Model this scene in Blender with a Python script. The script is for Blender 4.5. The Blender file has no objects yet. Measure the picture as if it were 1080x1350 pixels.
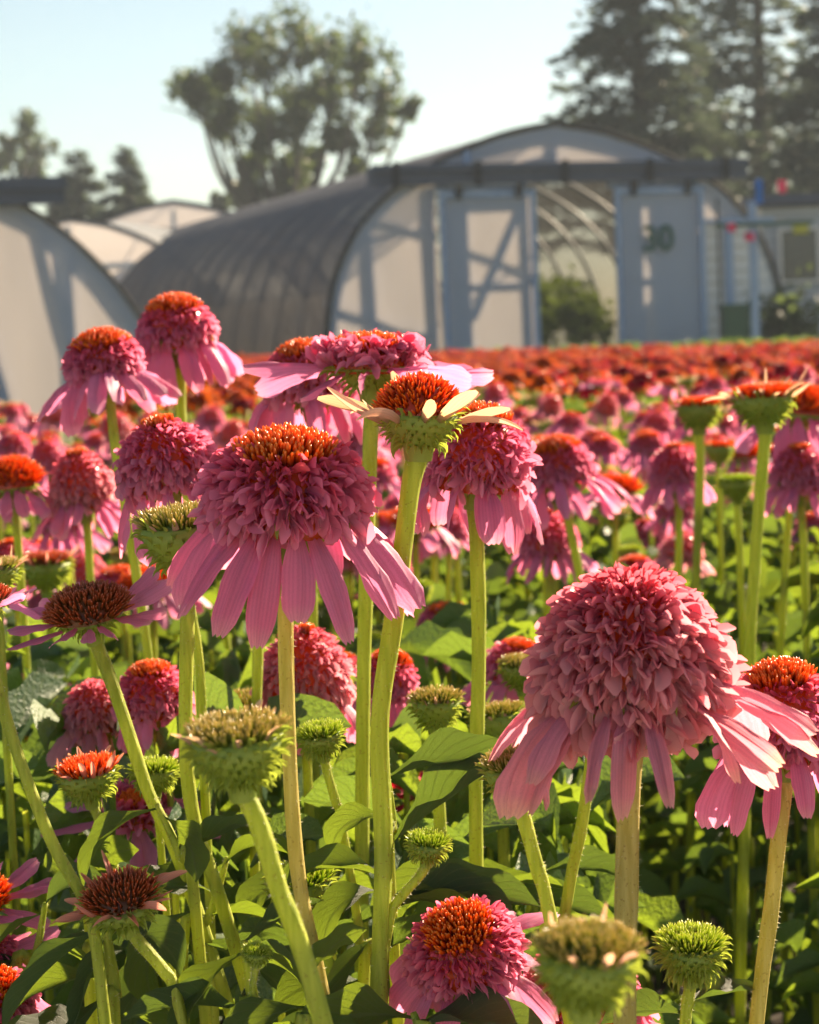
import bpy, math, random
import numpy as np
from mathutils import Matrix, Vector, Quaternion
random.seed(7); RNG = np.random.default_rng(7)
sc = bpy.context.scene
# ------------------------------------------------------------------ camera
F = 2800.0; PITCH = math.radians(4.8); ROLL = math.radians(2.4); CAMH = 0.82
CAM = np.array([0, 0, CAMH])
_f = np.array([0, math.cos(PITCH), -math.sin(PITCH)]); _r0 = np.array([1., 0, 0]); _u0 = np.array([0, math.sin(PITCH), math.cos(PITCH)])
_r = _r0 * math.cos(ROLL) - _u0 * math.sin(ROLL); _u = _r0 * math.sin(ROLL) + _u0 * math.cos(ROLL)
def P(px, py, d): return CAM + _f * d + _r * (px - 540) / F * d + _u * (675 - py) / F * d
cd = bpy.data.cameras.new('camera'); cam = bpy.data.objects.new('camera', cd); sc.collection.objects.link(cam)
cam.matrix_world = Matrix(((_r[0], _u[0], -_f[0], 0), (_r[1], _u[1], -_f[1], 0), (_r[2], _u[2], -_f[2], CAMH), (0, 0, 0, 1)))
cd.sensor_fit = 'HORIZONTAL'; cd.sensor_width = 36; cd.lens = 36 * F / 1080; cd.clip_start = 0.05; cd.clip_end = 1500
cd.dof.use_dof = True; cd.dof.focus_distance = 0.87; cd.dof.aperture_fstop = 26
sc.camera = cam
# ------------------------------------------------------------------ sky, sun, exposure
SUN_AZ = math.radians(41); SUN_EL = math.radians(29)
w = bpy.data.worlds.new('World'); sc.world = w; w.use_nodes = True
nt = w.node_tree; bg = nt.nodes['Background']; sky = nt.nodes.new('ShaderNodeTexSky'); sky.sky_type = 'NISHITA'; sky.sun_disc = False
sky.sun_elevation = SUN_EL; sky.sun_rotation = SUN_AZ; sky.air_density = 1.0; sky.dust_density = 0.5; sky.ozone_density = 1.5
tint = nt.nodes.new('ShaderNodeMix'); tint.data_type = 'RGBA'; tint.blend_type = 'MULTIPLY'; tint.inputs[0].default_value = 1; tint.inputs[7].default_value = (1.0, 0.97, 0.87, 1)
nt.links.new(sky.outputs[0], tint.inputs[6]); nt.links.new(tint.outputs[2], bg.inputs[0]); bg.inputs[1].default_value = 0.038
sd = bpy.data.lights.new('sun', 'SUN'); sun = bpy.data.objects.new('sun', sd); sc.collection.objects.link(sun)
sd.energy = 5.0; sd.angle = math.radians(0.5); sd.color = (1.0, 0.80, 0.55)
SV = Vector((math.sin(SUN_AZ) * math.cos(SUN_EL), math.cos(SUN_AZ) * math.cos(SUN_EL), math.sin(SUN_EL)))
sun.rotation_euler = SV.to_track_quat('Z', 'Y').to_euler(); sun.location = (0, 0, 20)
vs = sc.view_settings; sc.display_settings.display_device = 'sRGB'; vs.view_transform = 'Standard'; vs.look = 'None'; vs.gamma = 1; vs.use_curve_mapping = False
vs.exposure = 2.0
sc.cycles.use_denoising = True; sc.cycles.use_adaptive_sampling = True; sc.cycles.adaptive_threshold = 0.02
sc.cycles.max_bounces = 8; sc.cycles.transmission_bounces = 6; sc.cycles.transparent_max_bounces = 12; sc.cycles.diffuse_bounces = 6; sc.cycles.glossy_bounces = 2
sc.cycles.sample_clamp_indirect = 6
# ------------------------------------------------------------------ materials
def new_mat(name):
    m = bpy.data.materials.new(name); m.use_nodes = True; m.node_tree.nodes.clear(); return m, m.node_tree
def N(t, typ, **k):
    n = t.nodes.new(typ)
    for a, b in k.items(): setattr(n, a, b)
    return n
def ramp(t, src, stops):
    n = t.nodes.new('ShaderNodeValToRGB'); e = n.color_ramp.elements
    while len(e) < len(stops): e.new(0.5)
    for el, (p, c) in zip(e, stops): el.position = p; el.color = (*c, 1)
    t.links.new(src, n.inputs[0]); return n.outputs[0]
def math_(t, op, a, b=None, c=None, clamp=False):
    n = N(t, 'ShaderNodeMath', operation=op, use_clamp=clamp)
    for i, v in enumerate((a, b, c)):
        if v is None: continue
        if isinstance(v, (int, float)): n.inputs[i].default_value = v
        else: t.links.new(v, n.inputs[i])
    return n.outputs[0]
def mixc(t, fac, a, b, mode='MIX'):
    n = N(t, 'ShaderNodeMix', data_type='RGBA', blend_type=mode)
    for i, v in ((0, fac), (6, a), (7, b)):
        if isinstance(v, (int, float)): n.inputs[i].default_value = v
        elif isinstance(v, tuple): n.inputs[i].default_value = (*v, 1)
        else: t.links.new(v, n.inputs[i])
    return n.outputs[2]
def noise(t, scale, detail=3, vec=None, obj=True):
    n = N(t, 'ShaderNodeTexNoise'); n.inputs['Scale'].default_value = scale; n.inputs['Detail'].default_value = detail
    if vec is None and obj: vec = N(t, 'ShaderNodeTexCoord').outputs['Object']
    if vec is not None: t.links.new(vec, n.inputs['Vector'])
    return n.outputs['Fac']
def puv(t):
    a = N(t, 'ShaderNodeAttribute', attribute_name='puv'); s = N(t, 'ShaderNodeSeparateXYZ'); t.links.new(a.outputs['Vector'], s.inputs[0])
    return s.outputs
def finish(t, col, rough=0.5, spec=0.5, trans=0.0, tcol=None, bump=None, bstr=0.3, bdist=0.001, sss=0.0, transp=0.0):
    o = N(t, 'ShaderNodeOutputMaterial'); p = N(t, 'ShaderNodeBsdfPrincipled')
    if isinstance(col, tuple): p.inputs['Base Color'].default_value = (*col, 1)
    else: t.links.new(col, p.inputs['Base Color'])
    if isinstance(rough, (int, float)): p.inputs['Roughness'].default_value = rough
    else: t.links.new(rough, p.inputs['Roughness'])
    p.inputs['Specular IOR Level'].default_value = spec
    if sss > 0:
        p.inputs['Subsurface Weight'].default_value = 1.0; p.inputs['Subsurface Radius'].default_value = (1.0, 1.0, 0.35); p.inputs['Subsurface Scale'].default_value = sss
    nrm = None
    if bump is not None:
        b = N(t, 'ShaderNodeBump'); b.inputs['Strength'].default_value = bstr; b.inputs['Distance'].default_value = bdist
        t.links.new(bump, b.inputs['Height']); nrm = b.outputs[0]; t.links.new(nrm, p.inputs['Normal'])
    out = p.outputs[0]
    if trans > 0:
        tr = N(t, 'ShaderNodeBsdfTranslucent'); c = tcol if tcol is not None else col
        if isinstance(c, tuple): tr.inputs[0].default_value = (*c, 1)
        else: t.links.new(c, tr.inputs[0])
        if nrm: t.links.new(nrm, tr.inputs['Normal'])
        mx = N(t, 'ShaderNodeMixShader'); mx.inputs[0].default_value = trans; t.links.new(out, mx.inputs[1]); t.links.new(tr.outputs[0], mx.inputs[2]); out = mx.outputs[0]
    if not isinstance(transp, (int, float)) or transp > 0:
        tp = N(t, 'ShaderNodeBsdfTransparent'); mx = N(t, 'ShaderNodeMixShader')
        if isinstance(transp, (int, float)): mx.inputs[0].default_value = transp
        else: t.links.new(transp, mx.inputs[0])
        t.links.new(out, mx.inputs[1]); t.links.new(tp.outputs[0], mx.inputs[2]); out = mx.outputs[0]
    t.links.new(out, o.inputs[0])
def simple(name, col, rough=0.6, spec=0.3, trans=0.0, var=0.25, scale=8, transp=0.0, bstr=0.2, tcol=None):
    m, t = new_mat(name); f = noise(t, scale, 4)
    c = mixc(t, math_(t, 'MULTIPLY', f, var * 2, clamp=True), col, tuple(x * (1 - var * 1.6) for x in col))
    finish(t, c, rough, spec, trans, tcol, bump=noise(t, scale * 4, 3), bstr=bstr, bdist=0.01, transp=transp); return m
def petal_mat(name, base, mid, tip, tintA, trans=0.60, streak=0.85, tsat=1.0, tmix=.22):
    m, t = new_mat(name); u, v, r = puv(t)
    oi = N(t, 'ShaderNodeObjectInfo').outputs['Random']
    c = ramp(t, v, [(0.0, base), (0.3, mid), (0.82, mid), (1.0, tip)])
    c = mixc(t, math_(t, 'MULTIPLY', math_(t, 'FRACT', math_(t, 'ADD', oi, r)), 0.75), c, tintA)
    uu = math_(t, 'MULTIPLY_ADD', noise(t, 90, 3), 5.0, math_(t, 'MULTIPLY', u, 26.0))
    s = math_(t, 'POWER', math_(t, 'ABSOLUTE', math_(t, 'SINE', uu)), 3.0); s2 = noise(t, 260, 4)
    k = math_(t, 'MULTIPLY', math_(t, 'MULTIPLY', s, s2), streak)
    c = mixc(t, k, c, tuple(x * 0.55 for x in mid))
    n2 = noise(t, 45, 3); c = mixc(t, math_(t, 'MULTIPLY', n2, 0.25), c, tuple(min(1, x * 1.35) for x in mid))
    hs = N(t, 'ShaderNodeHueSaturation'); hs.inputs['Saturation'].default_value = 1.12; hs.inputs['Value'].default_value = 1.1; t.links.new(c, hs.inputs['Color'])
    hs2 = mixc(t, tmix, hs.outputs[0], tuple(tsat * x for x in (1.0, 0.22, 0.16)), 'MIX')
    finish(t, c, 0.42, 0.35, trans, hs2, bump=s, bstr=0.25, bdist=0.0003); return m
MAT = {}
MAT['petal'] = petal_mat('pink petal', (0.66, 0.09, 0.27), (0.84, 0.26, 0.46), (0.90, 0.50, 0.54), (0.74, 0.33, 0.62))
MAT['petal_pale'] = petal_mat('faded pink petal', (0.64, 0.17, 0.27), (0.83, 0.34, 0.43), (0.88, 0.60, 0.42), (0.76, 0.40, 0.56))
MAT['petal_peach'] = petal_mat('young peach petal', (0.40, 0.30, 0.10), (0.66, 0.30, 0.22), (0.75, 0.50, 0.25), (0.62, 0.34, 0.28), tsat=.9)
MAT['petal_green'] = petal_mat('young green petal', (0.30, 0.34, 0.08), (0.66, 0.50, 0.30), (0.74, 0.56, 0.36), (0.72, 0.42, 0.36), tsat=.7)
MAT['petal_orange'] = petal_mat('orange petal', (0.36, 0.038, 0.004), (0.52, 0.092, 0.005), (0.70, 0.17, 0.010), (0.52, 0.06, 0.006), tmix=.03)
MAT['petal_red'] = petal_mat('red petal', (0.30, 0.010, 0.015), (0.46, 0.016, 0.03), (0.54, 0.05, 0.05), (0.38, 0.014, 0.05), tmix=.03)
def floret_mat(name, stops, tint, trans=0.58, tmix=.25):
    m, t = new_mat(name); u, v, r = puv(t)
    c = ramp(t, r, stops)
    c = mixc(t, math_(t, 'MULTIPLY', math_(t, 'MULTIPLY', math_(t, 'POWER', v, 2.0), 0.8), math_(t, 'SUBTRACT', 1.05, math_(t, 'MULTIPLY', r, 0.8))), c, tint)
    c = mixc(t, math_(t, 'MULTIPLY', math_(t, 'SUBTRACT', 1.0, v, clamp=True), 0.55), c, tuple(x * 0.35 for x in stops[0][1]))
    tc = mixc(t, tmix, c, (1.0, 0.13, 0.26))
    finish(t, c, 0.40, 0.4, trans, tc); return m
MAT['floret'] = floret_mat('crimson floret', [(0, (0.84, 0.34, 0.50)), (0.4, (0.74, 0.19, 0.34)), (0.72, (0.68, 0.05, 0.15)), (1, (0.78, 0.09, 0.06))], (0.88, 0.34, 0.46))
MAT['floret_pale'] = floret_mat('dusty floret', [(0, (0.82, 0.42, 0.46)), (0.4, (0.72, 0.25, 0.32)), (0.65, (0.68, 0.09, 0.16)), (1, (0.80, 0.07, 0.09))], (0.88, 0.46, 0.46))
MAT['floret_orange'] = floret_mat('orange floret', [(0, (0.42, 0.042, 0.004)), (0.5, (0.52, 0.082, 0.003)), (1, (0.74, 0.17, 0.004))], (0.80, 0.22, 0.01), tmix=0.0)
MAT['floret_red'] = floret_mat('red floret', [(0, (0.40, 0.02, 0.05)), (0.5, (0.44, 0.014, 0.03)), (1, (0.52, 0.045, 0.02))], (0.60, 0.08, 0.06), tmix=0.0)
def spike_mat(name, a, b, c_, d_):
    m, t = new_mat(name); u, v, r = puv(t)
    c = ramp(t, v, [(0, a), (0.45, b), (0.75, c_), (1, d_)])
    c = mixc(t, math_(t, 'MULTIPLY', r, 0.25), c, b)
    finish(t, c, 0.22, 0.8, 0.58, c); return m
MAT['spike'] = spike_mat('orange cone spikes', (0.12, 0.03, 0.01), (0.78, 0.10, 0.012), (0.95, 0.22, 0.005), (1.0, 0.46, 0.05))
MAT['spike_brown'] = spike_mat('russet cone spikes', (0.10, 0.08, 0.02), (0.38, 0.11, 0.03), (0.62, 0.14, 0.04), (0.85, 0.32, 0.14))
MAT['spike_green'] = spike_mat('green cone spikes', (0.10, 0.20, 0.02), (0.34, 0.48, 0.04), (0.62, 0.70, 0.08), (0.80, 0.80, 0.22))
MAT['spike_tan'] = spike_mat('tan cone spikes', (0.10, 0.17, 0.02), (0.34, 0.38, 0.06), (0.56, 0.46, 0.14), (0.80, 0.58, 0.26))
def green_mat(name, a, b, sss=0.0025, trans=0.0, rough=0.5):
    m, t = new_mat(name); u, v, r = puv(t); n1 = noise(t, 60, 4)
    c = mixc(t, n1, a, b); c = mixc(t, math_(t, 'MULTIPLY', r, 0.4), c, b)
    finish(t, c, rough, 0.4, trans, mixc(t, 0.4, c, (0.75, 0.85, 0.06)), bump=noise(t, 900, 2), bstr=0.4, bdist=0.0004, sss=sss); return m
MAT['bract'] = green_mat('green bracts', (0.18, 0.27, 0.05), (0.40, 0.46, 0.08), 0.0, 0.4)
MAT['cup'] = green_mat('green flower base', (0.16, 0.24, 0.04), (0.30, 0.38, 0.06), 0.0, 0.25)
def stem_mat(name, a, b, c3):
    m, t = new_mat(name); u, v, r = puv(t)
    tc = N(t, 'ShaderNodeTexCoord').outputs['Object']; mp = N(t, 'ShaderNodeMapping'); mp.inputs['Scale'].default_value = (400, 400, 25); t.links.new(tc, mp.inputs[0])
    n1 = noise(t, 1.0, 4, mp.outputs[0]); n2 = noise(t, 12, 2)
    n1 = math_(t, 'MULTIPLY_ADD', n1, 3.0, -1.0, clamp=True); c = mixc(t, n1, a, b); c = mixc(t, math_(t, 'MULTIPLY', n2, 0.7), c, c3)
    fl = math_(t, 'GREATER_THAN', noise(t, 700, 2), 0.66); c = mixc(t, math_(t, 'MULTIPLY', fl, .5), c, (0.16, 0.07, 0.03))
    finish(t, c, 0.6, 0.3, 0.38, mixc(t, 0.35, c, (0.80, 0.85, 0.05)), bump=n1, bstr=0.6, bdist=0.0006); return m
MAT['stem'] = stem_mat('green stem', (0.25, 0.32, 0.03), (0.54, 0.58, 0.09), (0.36, 0.42, 0.05))
MAT['stem_old'] = stem_mat('brownish green stem', (0.34, 0.31, 0.07), (0.60, 0.56, 0.20), (0.46, 0.30, 0.10))
MAT['hair'] = simple('pale plant hairs', (0.75, 0.72, 0.50), 0.4, 0.5, 0.5)
def leaf_mat(name, a, b, tcol, trans):
    m, t = new_mat(name); u, v, r = puv(t)
    mid = math_(t, 'ABSOLUTE', math_(t, 'SUBTRACT', u, 0.5))
    vein = math_(t, 'FRACT', math_(t, 'SUBTRACT', math_(t, 'MULTIPLY', v, 9.0), math_(t, 'MULTIPLY', mid, 7.0)))
    vein = math_(t, 'LESS_THAN', math_(t, 'ABSOLUTE', math_(t, 'SUBTRACT', vein, 0.5)), 0.08)
    rib = math_(t, 'LESS_THAN', mid, 0.045)
    k = math_(t, 'MAXIMUM', math_(t, 'MULTIPLY', vein, 0.7), rib)
    oi = N(t, 'ShaderNodeObjectInfo').outputs['Random']
    c = mixc(t, noise(t, 35, 4), a, b); c = mixc(t, math_(t, 'MULTIPLY', math_(t, 'FRACT', math_(t, 'ADD', r, oi)), 0.6), c, b)
    c = mixc(t, math_(t, 'MULTIPLY', k, 0.7), c, (0.24, 0.32, 0.12))
    tc = mixc(t, math_(t, 'MULTIPLY', k, 0.8), tcol, tuple(x * 0.5 for x in tcol))
    bm = math_(t, 'ADD', math_(t, 'MULTIPLY', k, -1.0), math_(t, 'MULTIPLY', noise(t, 420, 3), 0.8))
    rg = math_(t, 'ADD', math_(t, 'MULTIPLY', noise(t, 90, 3), 0.3), 0.3)
    finish(t, c, rg, 0.45, trans, tc, bump=bm, bstr=1.0, bdist=0.0016); return m
MAT['leaf'] = leaf_mat('coneflower leaf', (0.048, 0.105, 0.042), (0.085, 0.160, 0.055), (0.27, 0.37, 0.025), 0.44)
MAT['leaf2'] = leaf_mat('bluish coneflower leaf', (0.050, 0.105, 0.068), (0.080, 0.140, 0.085), (0.20, 0.30, 0.03), 0.38)
MAT['soil'] = simple('dark soil', (0.035, 0.026, 0.02), 0.9, 0.2, 0, 0.3, 6, bstr=0.8)
# ------------------------------------------------------------------ geometry helpers
C = sc.collection
class G:
    """collects vertices, faces and the puv attribute into one mesh"""
    def __init__(s): s.v = []; s.q = []; s.t = []; s.a = []; s.n = 0; s.mq = []; s.mt = []
    def add(s, V, Q=None, A=None, T=None, mi=0):
        V = np.asarray(V, float).reshape(-1, 3)
        s.v.append(V); s.a.append(np.zeros_like(V) if A is None else np.asarray(A, float))
        if Q is not None and len(Q): q = np.asarray(Q, int) + s.n; s.q.append(q); s.mq.append(np.full(len(q), mi))
        if T is not None and len(T): q = np.asarray(T, int) + s.n; s.t.append(q); s.mt.append(np.full(len(q), mi))
        s.n += len(V); return s
    def inst(s, tmpl, M, Pn, S=None, rnd=None, mi=0):
        V, Q, A = tmpl[:3]; T = tmpl[3] if len(tmpl) > 3 else None
        M = np.asarray(M); Pn = np.asarray(Pn); n = len(Pn); k = len(V)
        if n == 0: return s
        W = np.broadcast_to(V, (n, k, 3))
        if S is not None: S = np.asarray(S, float); S = S[:, None, None] if S.ndim == 1 else S[:, None, :]; W = W * S
        W = np.einsum('nij,nkj->nki', M, W) + Pn[:, None, :]
        off = (np.arange(n) * k)[:, None, None]
        AA = np.broadcast_to(A, (n, k, 3)).copy()
        if rnd is not None: AA[:, :, 2] = np.asarray(rnd)[:, None]
        return s.add(W.reshape(-1, 3), None if Q is None else (Q[None] + off).reshape(-1, 4), AA.reshape(-1, 3), None if T is None else (T[None] + off).reshape(-1, 3), mi)
    def box(s, x0, x1, y0, y1, z0, z1, mi=0):
        V = [(x, y, z) for z in (z0, z1) for y in (y0, y1) for x in (x0, x1)]
        return s.add(V, [(0, 2, 3, 1), (4, 5, 7, 6), (0, 1, 5, 4), (2, 6, 7, 3), (0, 4, 6, 2), (1, 3, 7, 5)], mi=mi)
    def bar(s, p, q, w_, t_, up=(0, 0, 1), mi=0):
        p = np.array(p, float); q = np.array(q, float); Y = (q - p) / np.linalg.norm(q - p); X = np.cross(Y, up); X /= max(1e-6, np.linalg.norm(X)); Z = np.cross(X, Y)
        V = [e + X * a * w_ / 2 + Z * b * t_ / 2 for e in (p, q) for b in (-1, 1) for a in (-1, 1)]
        return s.add(V, [(0, 2, 3, 1), (4, 5, 7, 6), (0, 1, 5, 4), (2, 6, 7, 3), (0, 4, 6, 2), (1, 3, 7, 5)], mi=mi)
    def tube(s, pts, rad, ns=8, rib=0.0, nrib=5, mi=0, rnd=0.5, closed=True):
        pts = np.asarray(pts, float); n = len(pts); rad = np.broadcast_to(rad, (n,))
        Tn = np.gradient(pts, axis=0); Tn /= np.linalg.norm(Tn, axis=1)[:, None] + 1e-12
        ref = np.array([0.31, 0.95, 0.05]); ref = ref if abs(Tn[0] @ ref) < .9 else np.array([1., 0, 0]); Xs = []
        for i in range(n):
            ref = ref - Tn[i] * (ref @ Tn[i]); ref /= np.linalg.norm(ref); Xs.append(ref)
        Xs = np.array(Xs); Ys = np.cross(Tn, Xs); a = np.arange(ns) / ns * 2 * math.pi
        rr = 1 + rib * np.cos(a * nrib)
        V = pts[:, None] + (Xs[:, None] * (np.cos(a) * rr)[None, :, None] + Ys[:, None] * (np.sin(a) * rr)[None, :, None]) * rad[:, None, None]
        i = np.arange(n - 1)[:, None] * ns; j = np.arange(ns)[None]; k = (j + 1) % ns
        Q = np.stack([i + j, i + k, i + ns + k, i + ns + j], -1).reshape(-1, 4)
        A = np.zeros((n, ns, 3)); A[:, :, 0] = np.arange(ns) / ns; A[:, :, 1] = np.linspace(0, 1, n)[:, None]; A[:, :, 2] = rnd
        V = V.reshape(-1, 3)
        if closed:
            V = np.vstack([V, pts[-1], pts[0]]); A = np.vstack([A.reshape(-1, 3), [[.5, 1, rnd], [.5, 0, rnd]]]); b = (n - 1) * ns; e = n * ns
            T = [(b + q, b + (q + 1) % ns, e) for q in range(ns)] + [((q + 1) % ns, q, e + 1) for q in range(ns)]
            return s.add(V, Q, A, T, mi)
        return s.add(V, Q, A.reshape(-1, 3), None, mi)
    def mesh(s, name, mats, smooth=True):
        me = bpy.data.meshes.new(name); V = np.vstack(s.v) if s.v else np.zeros((0, 3))
        q = np.vstack(s.q) if s.q else np.zeros((0, 4), int); t = np.vstack(s.t) if s.t else np.zeros((0, 3), int)
        me.vertices.add(len(V)); me.vertices.foreach_set('co', V.astype(np.float32).ravel())
        li = np.concatenate([q.ravel(), t.ravel()]); me.loops.add(len(li)); me.loops.foreach_set('vertex_index', li.astype(np.int32))
        nq, n3 = len(q), len(t); me.polygons.add(nq + n3)
        ls = np.concatenate([np.arange(nq) * 4, nq * 4 + np.arange(n3) * 3]).astype(np.int32); me.polygons.foreach_set('loop_start', ls)
        for m in (mats if isinstance(mats, (list, tuple)) else [mats]): me.materials.append(m)
        mi = np.concatenate((s.mq or [np.zeros(0)]) + (s.mt or [np.zeros(0)])).astype(np.int32); me.polygons.foreach_set('material_index', mi)
        me.polygons.foreach_set('use_smooth', np.full(nq + n3, smooth))
        at = me.attributes.new('puv', 'FLOAT_VECTOR', 'POINT'); at.data.foreach_set('vector', np.vstack(s.a).astype(np.float32).ravel())
        me.update(calc_edges=True); return me
    def obj(s, name, mats, parent=None, smooth=True):
        return link(name, s.mesh(name, mats, smooth), parent)
def link(name, me, parent=None, M=None):
    o = bpy.data.objects.new(name, me); C.objects.link(o)
    if parent: o.parent = parent
    if M is not None: o.matrix_basis = M
    return o
def tag(o, label=None, cat=None, group=None, kind=None):
    for k, v in (('label', label), ('category', cat), ('group', group), ('kind', kind)):
        if v: o[k] = v
    return o
def empty(name, loc, label, cat, group=None, rz=0):
    o = bpy.data.objects.new(name, None); C.objects.link(o); o.empty_display_size = 0.05; o.location = tuple(loc); o.rotation_euler = (0, 0, rz)
    return tag(o, label, cat, group)
KIDS = {}
def kids(o):
    return [c for c in o.children]
def copy_tree(o, parent=None):
    c = o.copy(); C.objects.link(c)
    if parent is not None: c.parent = parent
    for ch in KIDS.get(o.name) or KIDS.setdefault(o.name, kids(o)): copy_tree(ch, c)
    return c
def strap(nu, nv, L, W, wprof, bend=0.0, bp=1.0, cup=0.0, ridge=0.0, notch=0.0, twist=0.0, wave=0.0, rnd=0.0, seed=0):
    """a petal or leaf: base at the origin, runs along +Y, upper face +Z, bends towards -Z"""
    r = np.random.default_rng(seed); t = np.linspace(0, 1, nv + 1); ang = bend * t ** bp
    y = np.concatenate([[0], np.cumsum(np.cos((ang[1:] + ang[:-1]) / 2) * L / nv)]); z = np.concatenate([[0], -np.cumsum(np.sin((ang[1:] + ang[:-1]) / 2) * L / nv)])
    u = np.linspace(0, 1, nu + 1); wd = np.interp(t, *zip(*wprof)) * W; c = 2 * u - 1
    tooth = np.zeros(nu + 1)
    if notch: tooth = np.array([(-1.2 if i in (0, nu) else (0.5 if i % 2 else -0.7)) for i in range(nu + 1)]) * notch * L
    tw = twist * t; off = (np.abs(c) ** 1.6 * cup)[None] * wd[:, None] + ridge * np.cos(c * math.pi * 2.5)[None] * wd[:, None]
    off = off + wave * wd[:, None] * (np.abs(c) ** 2)[None] * np.sin(t * 15 + r.uniform(0, 6))[:, None] * np.where(c > 0, 1, -0.8)[None]
    X = c[None] * wd[:, None] / 2; nz, ny = np.cos(ang), np.sin(ang)
    Xr = X * np.cos(tw)[:, None] - off * np.sin(tw)[:, None]; Or = X * np.sin(tw)[:, None] + off * np.cos(tw)[:, None]
    Y = y[:, None] + Or * ny[:, None]; Z = z[:, None] + Or * nz[:, None]
    fade = np.clip((t - 0.8) / 0.2, 0, 1)[:, None]
    Y = Y + tooth[None] * fade * np.cos(ang)[:, None]; Z = Z - tooth[None] * fade * np.sin(ang)[:, None]
    V = np.stack([Xr, Y, Z], -1).reshape(-1, 3)
    i = np.arange(nv)[:, None] * (nu + 1); j = np.arange(nu)[None]
    Q = np.stack([i + j, i + j + 1, i + nu + 2 + j, i + nu + 1 + j], -1).reshape(-1, 4)
    A = np.zeros((nv + 1, nu + 1, 3)); A[:, :, 0] = u[None]; A[:, :, 1] = t[:, None]; A[:, :, 2] = rnd
    return V, Q, A.reshape(-1, 3)
def frames(Y, Zh):
    Y = Y / np.linalg.norm(Y, axis=1)[:, None]; X = np.cross(Y, Zh); X /= np.linalg.norm(X, axis=1)[:, None] + 1e-9; Z = np.cross(X, Y)
    return np.stack([X, Y, Z], -1)
def norm(a): return a / (np.linalg.norm(a, axis=-1, keepdims=True) + 1e-12)
PW = [(0, .34), (.12, .5), (.35, .9), (.6, 1), (.82, .92), (.94, .7), (1, .5)]
FW = [(0, .55), (.3, .85), (.6, 1), (.82, .85), (1, .28)]
LW = [(0, .12), (.08, .16), (.2, .55), (.38, .98), (.5, 1), (.7, .75), (.88, .32), (1, .02)]
BW = [(0, .9), (.3, 1), (.6, .7), (1, .05)]
D = math.radians
# shared petal meshes (unit length)
def mk(name, tm, mat): return G().add(tm[0], tm[1], tm[2]).mesh(name, mat)
BENDS = {'down': (34, 50, 66, 42), 'out': (-6, 12, 26, 4), 'curl': (70, 95, 55, 80), 'up': (-22, 8, -10, 15)}
PT = {}
for k, bs in BENDS.items():
    PT[k] = [strap(6, 9, 1, 1, PW, D(b), 1.0, cup=-.05, ridge=.022, notch=.022, twist=D((-14, 10, 22, -6)[i]), wave=.02, seed=i) for i, b in enumerate(bs)]
UW = [(0, .8), (.25, 1), (.6, .85), (.85, .5), (1, .15)]
PT['up'] = [strap(4, 8, 1, 1, UW, D(b), 1.0, cup=.10, twist=D(tw), seed=i) for i, (b, tw) in enumerate([(-30, 8), (20, -15), (-8, 20), (35, -5)])]
PM = {}
def petal_mesh(style, i, mat):
    key = (style, i, mat)
    if key not in PM: PM[key] = mk('petal', PT[style][i], MAT[mat])
    return PM[key]
FT = [strap(4, 6, 1, 1, FW, D(b), 1.2, cup=c_ * .5, notch=.02, twist=D(tw), seed=i) for i, (b, c_, tw) in enumerate([(40, .35, 25), (80, .3, -30), (10, .4, 35), (105, .25, -15), (-25, .45, 10)])]
FT2 = [strap(2, 4, 1, 1, FW, D(b), 1.2, cup=.16, twist=D(tw), seed=i) for i, (b, tw) in enumerate([(40, 25), (80, -30), (10, 35), (105, 0)])]
FTL = [strap(2, 3, 1, 1, FW, D(b), 1.3, cup=.3, notch=.05, seed=i) for i, b in enumerate([60, 90, 30])]
FM = {}
def floret_mesh(i, mat, tone):
    key = (i, mat, tone)
    if key not in FM:
        V, Q, A = FT[i]; A = A.copy(); A[:, 2] = tone; FM[key] = mk('floret', (V, Q, A), MAT[mat])
    return FM[key]
def spike_tmpl(ns=4):
    a = np.arange(ns) / ns * 2 * math.pi; V = []; A = []
    for z, r in ((0, 1), (.55, .8), (.85, .45)):
        for q in a: V.append((math.cos(q) * r, math.sin(q) * r, z)); A.append((0, z, 0))
    V.append((0, 0, 1)); A.append((0, 1, 0)); Q = []
    for i in range(2):
        for j in range(ns): Q.append((i * ns + j, i * ns + (j + 1) % ns, (i + 1) * ns + (j + 1) % ns, (i + 1) * ns + j))
    T = [(2 * ns + j, 2 * ns + (j + 1) % ns, 3 * ns) for j in range(ns)]
    V = np.array(V, float); return V[:, [0, 2, 1]], np.array(Q), np.array(A, float), np.array(T)   # runs along +Y
SPK = spike_tmpl(4)
BT = [strap(2, 4, 1, 1, BW, D(b), 1.5, cup=.25, seed=i) for i, b in enumerate([55, 90, 120, 30])]
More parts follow.
